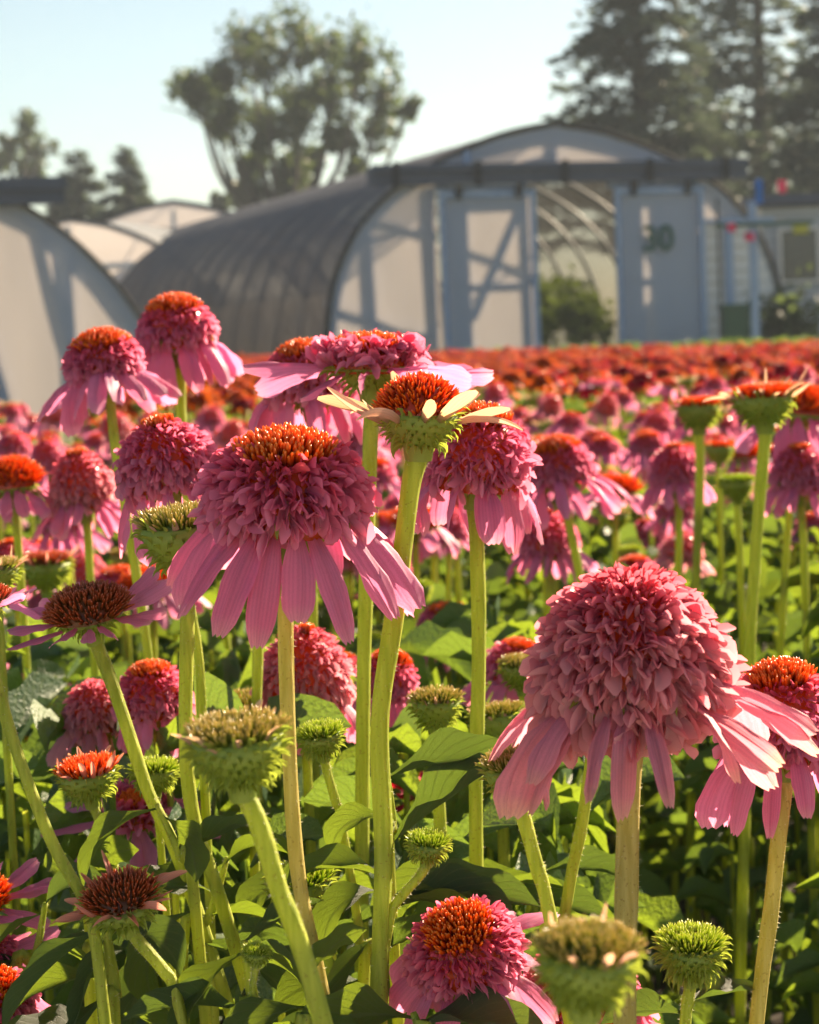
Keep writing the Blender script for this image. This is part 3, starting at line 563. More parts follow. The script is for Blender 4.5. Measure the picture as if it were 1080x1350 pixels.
# inside the open door: potted rows
MAT['plantg'] = simple('greenhouse crop', (0.30, 0.40, 0.06), .5, .3, .45, .5, 3)
def leafball(g, c, r, n, rng, size):
    p = rng.normal(0, .55, (n, 3)) * r; nn = norm(rng.normal(0, 1, (n, 3))); Ms = frames(norm(rng.normal(0, 1, (n, 3))), nn)
    g.inst(LFQ, Ms, c + p, np.full(n, size) * rng.uniform(.6, 1.3, n), rng.random(n))
LFQ = (np.array([[-.5, 0, 0], [.5, 0, 0], [.38, 1, .05], [-.38, 1, .05]]), np.array([[0, 1, 2, 3]]), np.array([[0, 0, .5], [1, 0, .5], [1, 1, .5], [0, 1, .5]]))
for k_, (lx, ly, r_, h_) in enumerate([(.35, 2.0, .26, .35), (.95, 1.8, .24, .5), (1.3, 2.1, .22, .4), (1.2, 4.0, .32, .65), (1.95, 4.2, .30, .7), (1.75, 5.6, .34, .6), (2.4, 6.0, .30, .8), (2.6, 7.4, .34, .8)]):
    p = r30.matrix_basis if False else None
    ca, sa = math.cos(AX), math.sin(AX); wx = o30[0] + lx * ca - ly * sa; wy = o30[1] + lx * sa + ly * ca
    h_ += .55; rt = empty('potted_shrub', (wx, wy, 0), 'green potted plant inside the open greenhouse door, %s' % ['front one by the left door', 'front one in the middle of the gap', 'front one by the right door', 'second row, left', 'second row, right', 'third row, left', 'third row, right', 'hindmost'][k_], 'potted plant', 'plants standing inside the greenhouse')
    gg = G(); leafball(gg, np.array([0, 0, h_ - .1]), r_, 420, RNG, .10); tag(gg.obj('foliage', MAT['plantg'], rt, False), kind='stuff'); lp = G(); lathe(lp, [(.10, 0), (.14, .25), (.15, .25), (.13, .24)], 12); lp.obj('pot', MAT['dark'], rt); G().tube([(0, 0, .2), (0, 0, .4), (0, 0, h_)], .01, 5).obj('stem', MAT['stem'], rt)
# left greenhouse
D2 = 24.0; oL = ground_at(-167, D2); rc = 3.6
rL, prL, pfL = tunnel('tunnel greenhouse cut by the left edge of the photo with a pale film end wall', oL, AX * .8, circ(rc, -.59, 12), 16, (MAT['cloth'], MAT['film3']))
for a, b in ((-3.3, -1.0), (-1.0, .55), (.55, 1.45), (1.45, 2.35), (2.35, 3.4)): panel(prL, a, b, 0, None, 0, 10, .07).obj('wall_panel', MAT['film'], rL)
wood('end_frame', rL, [(.52, .60, .03, .09, 0, 2.7), (2.30, 2.42, .03, .09, 0, 2.05), (1.1, 1.5, .03, .09, 0, .35)], 'frame', [((.95, .06, 2.75), (1.62, .06, 0), .17, .05), ((2.05, .06, 2.2), (2.45, .06, .2), .10, .04), ((.6, .06, .6), (1.6, .06, .1), .2, .04), ((.6, .06, 2.3), (1.2, .06, 2.6), .06, .04)])
G().add(*arch_strip(pfL, .20, .035, .075, .085)).obj('arch_shade_band', MAT['frame'], rL)  # strip added as the hoop shadow along this arch too
wood('door_rail', rL, [(-2.5, 2.32, -.20, -.03, 2.46, 2.70), (-2.5, 2.34, -.26, -.20, 2.62, 2.76)], 'timber')
# pale greenhouses far behind
for k_, (px, dist, sc_, ln_, lb) in enumerate([(248, 47, 1.13, 16, 'pale film greenhouse with a peaked white end, behind the dark netted roof'), (112, 43, .98, 14, 'low grey roofed greenhouse seen just right of the left rail end'), (415, 60, 1.25, 20, 'bluish white greenhouse roof far behind, under the big tree')]):
    ra, pra, pfa = tunnel(lb, ground_at(px, dist), AX * .6 if k_ != 1 else -AX, GH * sc_, ln_, MAT['film2'], 2.4, 'pale greenhouses in the distance')
    panel(pra, -3.2 * sc_, 0, 0, None, 0, 14, .07).obj('wall_panel', MAT['film'], ra); panel(pra, 0, 3.2 * sc_, 0, None, 0, 14, .07).obj('wall_panel', MAT['film'], ra)
    wood('end_frame', ra, [(-.05, .05, -.06, -.02, 0, 3.3 * sc_), (-2.4 * sc_, 2.4 * sc_, -.07, -.02, 2.4 * sc_, 2.52 * sc_)], 'siding')
# right-hand shed and its odds and ends
oS = ground_at(1012, 30.5); shed = empty('shed', oS, 'blue grey board shed at the right edge with a dark window', 'shed')
for k_ in range(15): wood('wall_board', shed, [(0, 2.6, -.02 + (k_ % 2) * .004, .02, k_ * .16, k_ * .16 + .150)], 'shed')
wood('wall', shed, [(.02, 2.58, .03, 2.4, 0, 2.38)], 'timber'); wood('roof', shed, [(-.15, 2.8, -.25, 2.6, 2.42, 2.56)], 'timber'); wood('corner_post', shed, [(-.06, .02, -.06, .02, 0, 2.4)], 'siding')
wn = wood('window', shed, [(.30, .80, -.05, -.03, 1.35, 2.05)], 'glass'); wood('window_frame', wn, [(.24, .30, -.07, -.03, 1.3, 2.1), (.80, .86, -.07, -.03, 1.3, 2.1), (.30, .80, -.07, -.035, 2.05, 2.1), (.30, .80, -.07, -.035, 1.3, 1.35)], 'siding')
tag(G().box(.0, .22, -.01, .01, 0, .13).obj('sign', MAT['yellow'], None, False), 'small yellow notice on the shed above the window', 'sign').location = tuple(oS + [.46, -.09, 2.0])
dr_ = wood('door', shed, [(1.0, 1.7, -.06, -.03, .02, 2.05)], 'frame'); wood('handle', dr_, [(1.06, 1.09, -.1, -.06, 1.0, 1.12)], 'dark')
oB = ground_at(976, 27.2); b = empty('bin', oB, 'dark green upright bin beside the white boards', 'bin'); wood('body', b, [(-.17, .17, -.17, .17, 0, .95)], 'greenp'); wood('lid', b, [(-.19, .19, -.2, .18, .95, 1.02)], 'greenp')
oP = ground_at(1003, 27.0); pt_ = empty('pole', oP, 'blue grey pole with a cross bar in front of the white boards', 'pole'); wood('post', pt_, [(-.05, .05, -.05, .05, 0, 2.3)], 'frame'); wood('cross_bar', pt_, [(-.48, .75, -.085, -.055, 1.98, 2.03)], 'greenp'); wood('post', pt_, [(-.46, -.43, -.05, -.02, 0, 2.35)], 'dark')
for px, py, mt, lb, hh, ww in ((1001, 252, 'bluep', 'blue ribbon hanging over the white boards', .30, .09), (1031, 246, 'pinkp', 'bright pink ribbon hanging in front of the dark conifer', .15, .11), (965, 300, 'pinkp', 'pale pink tag on the wire left of the boards', .10, .10), (988, 312, 'pinkp', 'pale pink tag low on the boards', .10, .12)):
    q = P(px, py, 26.6); rb = G(); yy = np.linspace(0, 1, 6)
    for a in range(5): rb.bar((0, .02 * math.sin(a * 2), -yy[a] * hh + hh / 2), (0, .02 * math.sin(a * 2 + 2), -yy[a + 1] * hh + hh / 2), ww, .012, (0, 1, 0))
    o_ = tag(rb.obj('ribbon', MAT[mt], None, False), lb, 'ribbon'); o_.location = tuple(q)
pts_ = [P(940, 236, 26.7), P(1000, 243, 26.7), P(1060, 238, 26.7), P(1140, 215, 26.7)]
tag(G().tube(catmull(pts_, 5), .008, 5).obj('wire', MAT['dark']), 'thin wire carrying the blue and pink ribbons', 'wire')
oC = ground_at(1040, 28.4); cs = empty('shrub', oC, 'dark green shrub in front of the shed under its window', 'shrub'); gg = G(); leafball(gg, np.array([0, 0, .7]), .42, 700, RNG, .09)
MAT['tree'] = simple('tree leaves', (0.055, 0.080, 0.035), .55, .3, .42, .5, .9, tcol=(0.11, 0.155, 0.04)); MAT['conifer'] = simple('conifer needles', (0.036, 0.062, 0.056), .6, .3, .30, .4, .9, tcol=(0.12, 0.16, 0.09)); MAT['bark'] = simple('grey bark', (0.07, 0.06, 0.05), .9, .1, 0, .3, 2)
tag(gg.obj('foliage', MAT['tree'], cs, False), kind='stuff'); G().tube([(0, 0, 0), (0, 0, .4), (0, 0, .8)], .02, 5).obj('stem', MAT['bark'], cs)
# ------------------------------------------------------------------ trees
def broadleaf(label, px0, clumps, dist, leaf, dens, seed, group=None):
    """clumps: picture position, radius in pixels, built round their own limbs at the tree's own distance"""
    rng = np.random.default_rng(seed); base = ground_at(px0, dist); root = empty('broadleaf_tree', base, label, 'tree', group); g = G(); gl = G(); S = dist / F
    cs_ = [(P(x, y, dist / _f[1]) - base + np.array([0, rng.normal(0, 1.2), 0]), r * S) for x, y, r in clumps]
    zmin = min(c[2] for c, r in cs_); fork = np.array([rng.normal(0, .2), 0, zmin * .80])
    g.tube(catmull([(0, 0, -.1), (.1, 0, fork[2] * .5), fork], 5), np.linspace(.30, .24, 11) * dist / 70, 8)
    for c, r in cs_:
        mid = fork * .5 + c * .5 + np.array([(c[0] - fork[0]) * .18, 0, -.15 * abs(c[2] - fork[2])]); pth = catmull([fork, mid, c], 6); g.tube(pth, np.linspace(.14, .03, len(pth)) * dist / 70, 6)
        for k in range(4): e = c + rng.normal(0, 1, 3) * r * .7; g.tube(catmull([pth[-3], (pth[-3] + e) / 2 + [0, 0, .1], e], 4), np.linspace(.04, .012, 9) * dist / 70, 4)
        for k in range(14):
            cc = c + norm(rng.normal(0, 1, 3)) * r * rng.uniform(.2, 1.55) * np.array([1, 1, .8]); leafball(gl, cc, r * rng.uniform(.3, .8), int(dens * rng.uniform(.3, 1.3)), rng, leaf)
            if rng.random() < .6: leafball(gl, cc - [0, 0, r * .6], r * .22, int(dens * .4), rng, leaf)
    g.obj('trunk', MAT['bark'], root); tag(gl.obj('crown', MAT['tree'], root, False), kind='stuff')
broadleaf('large spreading tree with airy foliage standing alone above the dark netted roof', 372, [(248, 108, 26), (275, 135, 22), (328, 48, 28), (352, 85, 26), (398, 48, 30), (440, 62, 32), (478, 88, 30), (505, 120, 26), (300, 100, 22), (345, 132, 30), (392, 118, 32), (438, 128, 30), (340, 175, 24), (395, 165, 26), (300, 155, 20), (455, 180, 20), (500, 172, 22), (540, 143, 9), (322, 215, 15), (330, 250, 13), (375, 215, 22), (405, 205, 16), (380, 240, 14), (468, 225, 13), (395, 260, 14), (285, 170, 10)], 62, .125, 48, 3)
broadleaf('small thin tree rising behind the left greenhouse rail', 45, [(18, 190, 12), (45, 165, 14), (52, 195, 14), (25, 215, 12), (-5, 205, 12), (45, 230, 12)], 80, .14, 26, 5)
broadleaf('low leafy tree tops between the spruces and the big tree', 300, [(285, 268, 10), (235, 285, 12), (180, 270, 9), (322, 262, 10), (90, 250, 14)], 85, .2, 50, 6)
def conifer(label, px, top_py, width_px, dist, seed, dens=1.0, group=None, z0=1.2, droop=.25, gap=1.0, ex=.75):
    rng = np.random.default_rng(seed); base = ground_at(px, dist); top = P(px, top_py, dist / _f[1]) - base; Hh = top[2]; R = width_px / 2 * dist / F; root = empty('conifer_tree', base, label, 'tree', group); g = G(); gl = G()
    g.tube(catmull([(0, 0, -.1), (.05, 0, Hh * .5), (0, 0, Hh)], 8), np.linspace(R * .10 + .06, .02, 17), 8)
    z = z0
    while z < Hh * .985:
        f = 1 - z / Hh; n = int(rng.integers(4, 7))
        for k in range(n):
            a = rng.uniform(0, 6.28); ln = R * (f ** ex) * rng.uniform(.6, 1.12) + .12; o = np.array([math.cos(a), math.sin(a), 0]); e = np.array([0, 0, z]); p1 = e + o * ln * .55 + [0, 0, ln * .10]; p2 = e + o * ln + [0, 0, -ln * droop * rng.uniform(.2, 1.6) + ln * .18]
            pth = catmull([e, p1, p2], 6); g.tube(pth, np.linspace(.035, .008, len(pth)), 4)
            m = int(dens * 46 * ln * (1.0 if rng.random() > .12 else .3)); t_ = rng.random(m) ** .7; i_ = t_ * (len(pth) - 1.01); ia = i_.astype(int); pp = pth[ia] + (pth[ia + 1] - pth[ia]) * (i_ - ia)[:, None]
            side = np.cross(o, [0, 0, 1.]); sp = (1 - t_ * .6)[:, None] * rng.normal(0, .13, (m, 1)) * ln; pp = pp + side * sp + rng.normal(0, .05, (m, 3)) + np.stack([np.zeros(m), np.zeros(m), -np.abs(rng.normal(0, .09, m))], -1)
            dr = norm(o + side * np.sign(sp) * .8 + rng.normal(0, .35, (m, 3))); Ms = frames(dr, norm(rng.normal(0, .6, (m, 3)) + [0, 0, 1.])); s_ = .22 * rng.uniform(.6, 1.3, m)
            gl.inst(LFQ, Ms, pp, np.stack([s_ * .38, s_, s_], -1), rng.random(m))
        z += rng.uniform(.16, .34) * gap
    g.obj('trunk', MAT['bark'], root); tag(gl.obj('crown', MAT['conifer'], root, False), kind='stuff')
gr = 'tall conifers at the right'
conifer('tall dense conifer rising from behind the right half of greenhouse 30', 858, -150, 410, 52, 11, 1.2, gr, z0=2.6, gap=.85)
conifer('airy tall conifer right of the dense one, with sky showing through', 1015, -190, 310, 56, 12, .9, gr, z0=2.0, gap=1.2)
conifer('dark conifer cut by the right edge of the photo', 1110, -60, 260, 50, 13, 1.25, gr, z0=.6)
conifer('thin conifer between the dense and the airy one, further back', 945, -40, 130, 66, 16, .9, gr, z0=1.5)
conifer('small dark pointed spruce left of its twin, over the pale roofs', 126, 196, 330, 70, 14, 1.6, 'small spruces behind the pale greenhouses', z0=2.5, ex=1.05)
conifer('small dark pointed spruce nearest the pale peaked greenhouse', 188, 194, 250, 68, 15, 1.8, 'small spruces behind the pale greenhouses', z0=2.5, ex=1.05)
# a low far hedge line closing the view between the buildings

m, t = new_mat('haze'); o = N(t, 'ShaderNodeOutputMaterial'); pv = N(t, 'ShaderNodeVolumePrincipled'); pv.inputs['Color'].default_value = (.78, .88, 1, 1); pv.inputs['Density'].default_value = 0.0011; t.links.new(pv.outputs[0], o.inputs['Volume'])
tag(G().box(-120, 120, -6, 180, -1.3, 26).obj('haze', m, None, False), kind='stuff')
# ------------------------------------------------------------------ the flowers one can tell apart
GN = None
L_ = dict
flower('big double coneflower with orange crown and long drooping pink petals, centre of the photo', 'capped', 378, 700, .85, 119, [(376, 830), (384, 1050), (398, 1190), (436, 1360)], 13.5, (2, 10), q=1.15, old=True, indiv=220, pl=1.30, pw=.34, pn=20, pe=-30, H=.86, hb=.30, cap=.74, seed=5, pj=5, nf=760, fb=.38, ft=.22, th1=1.6, skip=(), sl=.17)
flower('largest dusty pink pompom coneflower on a thick ribbed stem, right of centre', 'pom', 838, 925, .80, 138, [(830, 1010), (826, 1200), (824, 1350)], 21, (-3, 6), mats=L_(floret='floret_pale', petal='petal_pale'), q=1.3, old=True, indiv=280, pl=1.24, pw=.20, pn=25, pe=-24, H=1.06, hb=.22, cap=.0, nf=1400, fb=.42, ft=.14, ps='down', seed=9, pj=14, nhair=900)
flower('russet cone with short pale upright petals on a thick green stem, topmost in the middle', 'bud', 552, 585, .86, 56, [(541, 640), (520, 820), (499, 950), (507, 1120), (498, 1350)], 17, (3, 4), mats=L_(cone='spike', petal='petal_green'), q=1.4, hb=.72, H=.92, pl=1.8, pw=.19, pe=26, pz=.75, pr=.92, pj=12, bl=.36, pn=13, sl=.22, dip=0, spin=.01, seed=22, nhair=500)
flower('coneflower with fan of crimson florets and level pink petals just behind the russet cone', 'anemone', 489, 505, 1.08, 80, [(488, 600), (482, 800), (478, 1000)], 13, (2, 2), pl=1.5, pw=.15, pn=12, H=.56, hb=.30, pe=-3, q=1.1, cap=1.0, seed=31, pj=5)
flower('double coneflower highest on the left, against the dark netted roof', 'capped', 236, 462, 1.42, 56, [(238, 530), (246, 700), (250, 900)], 9.5, (-3, 4), pl=1.35, pw=.42, H=.95, cap=.85, pe=-36, seed=41)
flower('double coneflower with spreading lilac petals left of the highest one', 'capped', 141, 502, 1.30, 56, [(152, 590), (180, 760), (200, 900)], 9, (-6, 3), pl=1.45, pw=.40, H=.85, cap=.95, pe=-24, seed=42)
flower('crimson double coneflower half hidden behind the level petalled one', 'capped', 408, 530, 1.28, 66, [(409, 600), (412, 760), (414, 900)], 9, (-4, 3), pl=1.2, pw=.40, H=.85, cap=.7, pe=-44, seed=43)
flower('dark crimson pompom coneflower leaning left, touching the big central flower', 'pom', 226, 645, 1.05, 72, [(234, 720), (262, 860), (268, 1000)], 9, (-9, 0), pl=1.55, pw=.26, H=1.0, hb=.3, cap=.35, pe=-42, pn=13, seed=44, spin=.01)
flower('crimson double coneflower with notched drooping petals right of the russet cone', 'capped', 627, 640, 1.02, 80, [(629, 720), (632, 860), (628, 1000), (628, 1120)], 13, (6, 6), pl=1.15, pw=.42, H=1.05, hb=.28, cap=.62, pe=-46, seed=45, pn=14, indiv=40)
flower('coneflower with brown cone and short level pink petals at the left', 'disc', 122, 828, .95, 56, [(140, 880), (168, 960), (200, 1060), (262, 1200)], 11.5, (-7, 12), pl=1.35, pw=.34, H=.72, seed=46, q=1.2, indiv=0, az=.2)
flower('green spiky bud half hidden by the left petals of the big central flower', 'bud', 242, 745, .93, 56, [(248, 800), (244, 960), (256, 1090), (312, 1250)], 12.5, (-2, 4), seed=47, pn=10, pl=.6, nhair=450)
flower('broad unfocused green bud with tan top and a few yellow petals, left of centre', 'bud', 318, 1030, .66, 64, [(340, 1080), (372, 1190), (428, 1350)], 17, (-3, 5), seed=48, q=1.5, hb=.95, H=.35, pn=12, pl=.75, pw=.15, skip=(3, 4, 9))
flower('young coneflower with a crown of upright peach petals, lower left', 'bud', 120, 1050, .97, 40, [(130, 1080), (152, 1150), (180, 1240)], 9, (-5, 6), mats=L_(petal='petal_peach', cone='spike'), seed=49, pn=16, pl=.85, pw=.2, hb=.85)
flower('young coneflower with brown cone and pale pink petals pointing up and out, bottom left', 'bud', 168, 1216, .86, 50, [(190, 1250), (222, 1290), (250, 1380)], 11, (-10, 14), mats=L_(petal='petal_peach', cone='spike_brown'), seed=50, pn=17, pl=1.25, pw=.19, pe=26, hb=.62, H=.72)
flower('small closed green bud just right of the big central stem', 'greenbud', 426, 992, .97, 30, [(432, 1020), (446, 1070), (458, 1130)], 8.5, (-6, 6), seed=51)
flower('green bud with short pale tips between two tall stems, centre', 'bud', 576, 955, 1.08, 34, [(577, 1000), (580, 1080), (584, 1180)], 11, (0, 2), seed=52, pn=14, pl=.5, pw=.12)
flower('smallest bright green bud on a side shoot, below centre', 'greenbud', 563, 1132, .86, 27, [(550, 1160), (522, 1195), (502, 1290)], 8, (6, 6), seed=53)
flower('yellow green spiky bud behind the brownish stem of the central flower', 'bud', 402, 1200, .92, 44, [(412, 1240), (440, 1300), (470, 1380)], 9, (-4, 4), mats=L_(cone='spike_green'), seed=54, pn=8, pl=.4)
flower('green spiky cup right under the left petals of the largest pompom', 'bud', 684, 1050, .84, 44, [(694, 1090), (712, 1160), (736, 1260)], 13, (-5, 4), seed=55, pn=0)
flower('slim green stemmed bud hidden behind the petals of the largest pompom', 'bud', 786, 955, .98, 40, [(780, 1000), (764, 1110), (742, 1220)], 11, (4, 4), seed=56, pn=6, pl=.4)
flower('double coneflower with bright orange crown cut by the right edge', 'capped', 1036, 994, .87, 88, [(1029, 1080), (1015, 1220), (996, 1360)], 14.5, (-3, 4), mats=L_(), seed=57, H=1.1, hb=.30, cap=.62, pl=1.3, pw=.40, pe=-32, pn=14, q=1.2, indiv=60, old=True, nhair=600)
flower('low coneflower with orange crown tilted left, at the bottom of the photo', 'capped', 622, 1278, .86, 82, [(632, 1330), (650, 1400)], 9, (-13, 34), seed=58, H=.80, cap=.72, pl=1.25, pw=.50, pe=-20, pn=13, indiv=80, q=1.2)
flower('nearest bud, large and out of focus with tan top, at the bottom edge', 'bud', 772, 1318, .54, 66, [(773, 1370), (775, 1440)], 20, (4, 4), seed=59, q=1.5, mats=L_(cone='spike_tan', petal='petal_green'), hb=.95, H=.55, skip=(3, 4, 5, 9), pn=12, pl=.85)
flower('pink pompom showing only its top below the nearest bud', 'pom', 766, 1385, .90, 100, [(770, 1460)], 10, (0, 8), seed=60, H=.95, cap=.3)
flower('round lime green bud standing clear against the dark at the lower right', 'greenbud', 911, 1284, .86, 42, [(906, 1330), (900, 1420)], 11, (2, 6), seed=61, hb=.92, H=.5, q=1.5, nhair=400, bel=(-.5, 1.3), bl=.5, leaves=[(.545, 20, 8, .035, .011, 3), (.54, 175, 12, .036, .011, 1)])
flower('rose pompom coneflower behind the big central stem', 'pom', 402, 925, 1.17, 66, [(404, 990), (410, 1120)], 9, (4, 2), seed=62, H=1.25, hb=.25, pl=1.05, pe=-42, cap=.15, mats=L_(floret='floret_pale'))
flower('pink coneflower with a red crown peeping out right of the tall middle stems', 'capped', 508, 920, 1.30, 42, [(506, 960), (500, 1100)], 8, (12, 0), seed=63, pl=1.2, pe=-40, H=1.2)
flower('crimson coneflower with orange cap behind the leaning stem at the left', 'capped', 205, 945, 1.16, 54, [(214, 1020), (220, 1160)], 9, (-4, 5), seed=64, H=1.0, cap=.6, pl=1.1, pe=-50)
flower('faded brownish pompom coneflower left of the crimson one with orange cap', 'pom', 134, 968, 1.22, 48, [(140, 1040), (150, 1180)], 9, (-8, 0), seed=65, mats=L_(floret='floret_pale', petal='petal_pale'), H=1.1, cap=0)
flower('small rosy cone with lilac petals near the left edge', 'daisy', 58, 988, 1.6, 27, [(56, 1050), (60, 1160)], 6, (-6, 0), seed=66, H=1.05, pl=1.4, mats=L_(cone='spike'))
flower('coneflower seen from above with dark red florets and spreading petals, lower left', 'anemone', 178, 1085, 1.12, 50, [(190, 1150), (196, 1260)], 9, (4, 30), seed=67, pl=1.7, pw=.42, pe=-10, cap=.5)
flower('crimson double coneflower half hidden behind the stem with the green bud', 'capped', 234, 1002, 1.24, 44, [(238, 1080), (240, 1200)], 8, (3, 3), seed=68, cap=.5, pl=1.1)
flower('pink coneflower cut by the left edge, uppermost of three there', 'daisy', -26, 1205, .95, 44, [(-20, 1260), (-14, 1340)], 9, (-6, 22), seed=69, pl=1.5, pe=0, ps='out')
flower('pink coneflower cut by the left edge, middle of three there', 'capped', -22, 1275, .93, 50, [(-12, 1330), (0, 1400)], 9, (0, 30), seed=70, pl=1.4, pe=-5, ps='out')
flower('red coneflower with orange crown in the bottom left corner', 'capped', -6, 1345, .90, 60, [(0, 1400), (10, 1480)], 9, (0, 20), seed=71, pl=1.3)
flower('orange coned coneflower with lilac petals at the left edge', 'daisy', 18, 655, 1.5, 40, [(24, 720), (34, 860)], 7.5, (-4, 2), seed=72, H=1.0, pl=1.35, pe=-24)
flower('dusty rose pompom coneflower in the upper left, below the pair', 'pom', 112, 672, 1.5, 46, [(118, 740), (124, 860)], 7.5, (-5, 0), seed=73, H=1.3, mats=L_(floret='floret_pale'), cap=.35)
flower('spiky green bud half cut by the left edge', 'bud', -4, 780, 1.1, 32, [(0, 830), (6, 930)], 8, (0, 0), seed=74, pn=12, pl=1.0)
flower('reddish bud in a brown green cup near the left edge', 'bud', 62, 775, 1.62, 34, [(66, 830), (72, 940)], 7, (0, 0), seed=75, mats=L_(petal='petal_peach', cone='spike_brown'), pn=14, pl=.7)
flower('coneflower just outside the left edge whose curved bright stem crosses the corner', 'disc', -28, 820, .86, 50, [(-8, 890), (18, 980), (72, 1122), (118, 1200), (140, 1360)], 10.5, (-16, 0), seed=76)
flower('double coneflower with lilac petals swept right, right of the crimson one', 'capped', 740, 640, 1.75, 50, [(752, 700), (776, 820)], 7.5, (-8, 2), seed=77, H=.95, cap=.85, pl=1.5, pe=-24)
flower('rosy pompom coneflower with straight stem in the middle right', 'pom', 892, 642, 2.15, 38, [(896, 690), (893, 800)], 6.5, (-3, 0), seed=78, H=1.05, cap=.3)
flower('green cup shaped bud on a tall straight stem, middle right', 'bud', 922, 562, 1.95, 28, [(923, 640), (918, 760)], 8, (0, 0), seed=79, pn=6, pl=.35, mats=L_(cone='spike'))
flower('tall green cupped coneflower with pale spreading petals, right side', 'bud', 1008, 556, 1.5, 40, [(1003, 640), (993, 780), (988, 880)], 10.5, (-1, 0), seed=80, pn=14, pl=1.15, pw=.16, pe=38, hb=.8, mats=L_(cone='spike'))
flower('coneflower with lilac petals right behind the tall green cupped one', 'daisy', 1050, 560, 1.85, 44, [(1044, 640), (1032, 800)], 6.5, (8, 0), seed=81, H=.9, pl=1.7, pe=-26)
flower('rose pompom cut by the right edge, middle height', 'pom', 1056, 650, 1.8, 42, [(1060, 720), (1064, 860)], 7, (0, 0), seed=82, H=1.1, cap=.4)
flower('crimson pompom with drooping petals above the largest pompom', 'pom', 722, 735, 1.8, 40, [(724, 770), (728, 900)], 6.5, (3, 0), seed=83, H=1.1, pl=1.3, cap=.1)
flower('small yellow green bud in the middle right among stems', 'bud', 972, 656, 2.0, 22, [(974, 700), (978, 800)], 6, (0, 0), seed=84, pn=0, mats=L_(cone='spike_green'))
flower('small purple pompom between the central flower and the right stem', 'pom', 592, 712, 2.1, 28, [(592, 760), (590, 880)], 5.5, (0, 0), seed=85, H=1.2)
flower('dull pompom in shade behind the tall right stem', 'pom', 606, 835, 1.9, 24, [(606, 880), (604, 960)], 5.5, (0, 0), seed=86, H=1.2)
flower('small green bud left of the largest pompom', 'bud', 690, 905, 1.25, 30, [(690, 960), (692, 1040)], 8, (0, 2), seed=87, pn=8, pl=.35)
flower('red petals of a low coneflower behind the leaves, centre', 'anemone', 556, 1052, 1.3, 24, [(560, 1100), (566, 1200)], 6, (0, 20), seed=88, pl=1.6, mats=L_(petal='petal_red'))
flower('thin straight stem with a small shaded bud under the central petals', 'greenbud', 340, 800, 1.12, 24, [(340, 860), (338, 960), (336, 1100)], 9.5, (0, 0), seed=89)
flower('small fuzzy green bud behind the slanting stem, lower left', 'greenbud', 205, 1040, 1.0, 30, [(208, 1080), (216, 1160)], 7, (0, 0), seed=90)
flower('tiny lime bud above the bottom edge, left of centre', 'greenbud', 338, 1268, .84, 18, [(334, 1300), (330, 1380)], 6, (5, 10), seed=91)
# single large leaves that the photo shows near the camera, each on its own shoot
def shoot(label, base_px, tip_px, d, leaves, seed, group='leafy shoots between the flower stems', rpx=8):
    """leaves: (fraction up the visible stem, picture angle of the leaf in degrees from right, anticlockwise, towards-camera, length px, width px, mesh)"""
    rng = np.random.default_rng(seed); a = P(*base_px, d); b = P(*tip_px, d); ft = np.array([a[0] + (a[0] - b[0]) * .3, a[1] + .02, 0]); root = empty('leafy_shoot', ft, label, 'leafy shoot', group); HAND.append((ft[0], ft[1]))
    cv = catmull([p - ft for p in (ft, (ft + a) / 2 + [0.005, 0, 0], a, (a + b) / 2 + _r * .002, b)], 8); rad = np.interp(np.linspace(0, 1, len(cv)), [0, .6, 1], [rpx * 1.1, rpx, rpx * .4]) * d / F
    st = G().tube(cv, rad, 12, rib=.05, nrib=4).obj('stem', MAT['stem'], root)
    tag(hairs(cv[-20:], rad[-20:], 120, rng).obj('stem_hairs', MAT['hair'], st, False), kind='stuff')
    for fr, ang, tow, Lp, Wp, me in leaves:
        p = (a + (b - a) * fr) - ft; th = D(ang); y = _r * math.cos(th) + _u * math.sin(th) - _f * tow; y = y / np.linalg.norm(y)
        upv = np.array([0, 0, 1.]); z = upv - y * (upv @ y) + _f * rng.normal(0, .25); 
        if np.linalg.norm(z) < .3: z = -_f - y * (-_f @ y)
        z = z - y * (z @ y); z = z / np.linalg.norm(z); x = np.cross(y, z); Mx = np.stack([x * Wp * .66 * d / F, y * Lp * d / F, z * Lp * d / F], -1)
        link('leaf', LEAFM[me], root, Matrix([list(Mx[r]) + [p[r]] for r in range(3)] + [[0, 0, 0, 1]]))
    return root
shoot('leafy shoot with a long pointed leaf arching to the right, in the middle', (515, 1180), (508, 1000), .90, [(.35, 42, .1, 230, 52, 3), (.85, 22, .0, 190, 46, 1), (.1, 150, .2, 170, 50, 0), (.55, 165, -.1, 110, 40, 2), (.0, 10, .1, 170, 40, 1)], 101)
shoot('leafy shoot with broad bluish leaves under the smallest bud', (480, 1330), (512, 1170), .90, [(.9, 8, .3, 200, 46, 0), (.8, 20, 0, 210, 42, 1), (.6, 215, .5, 170, 56, 5), (.4, 40, .2, 120, 44, 3), (.2, 160, .4, 140, 44, 4), (.95, 170, .2, 130, 50, 2)], 102)
shoot('leafy shoot with a narrow leaf reaching left over the dark red flower', (258, 1200), (206, 1060), .90, [(.95, 192, .2, 150, 56, 0), (.2, 175, .1, 160, 40, 1), (.5, 30, .1, 130, 40, 3), (.9, -30, .3, 110, 46, 4), (.0, 200, .2, 160, 52, 2)], 103)
shoot('leafy shoot with large hanging leaves in the bottom left', (150, 1400), (138, 1215), .88, [(.95, 205, .6, 190, 60, 1), (.9, 250, .5, 150, 44, 3), (.5, 230, .5, 230, 56, 1), (.6, 175, .2, 170, 44, 0), (.3, 20, .4, 160, 44, 2), (.1, 150, .4, 170, 60, 4), (.9, 20, .2, 130, 40, 5)], 104, rpx=13)
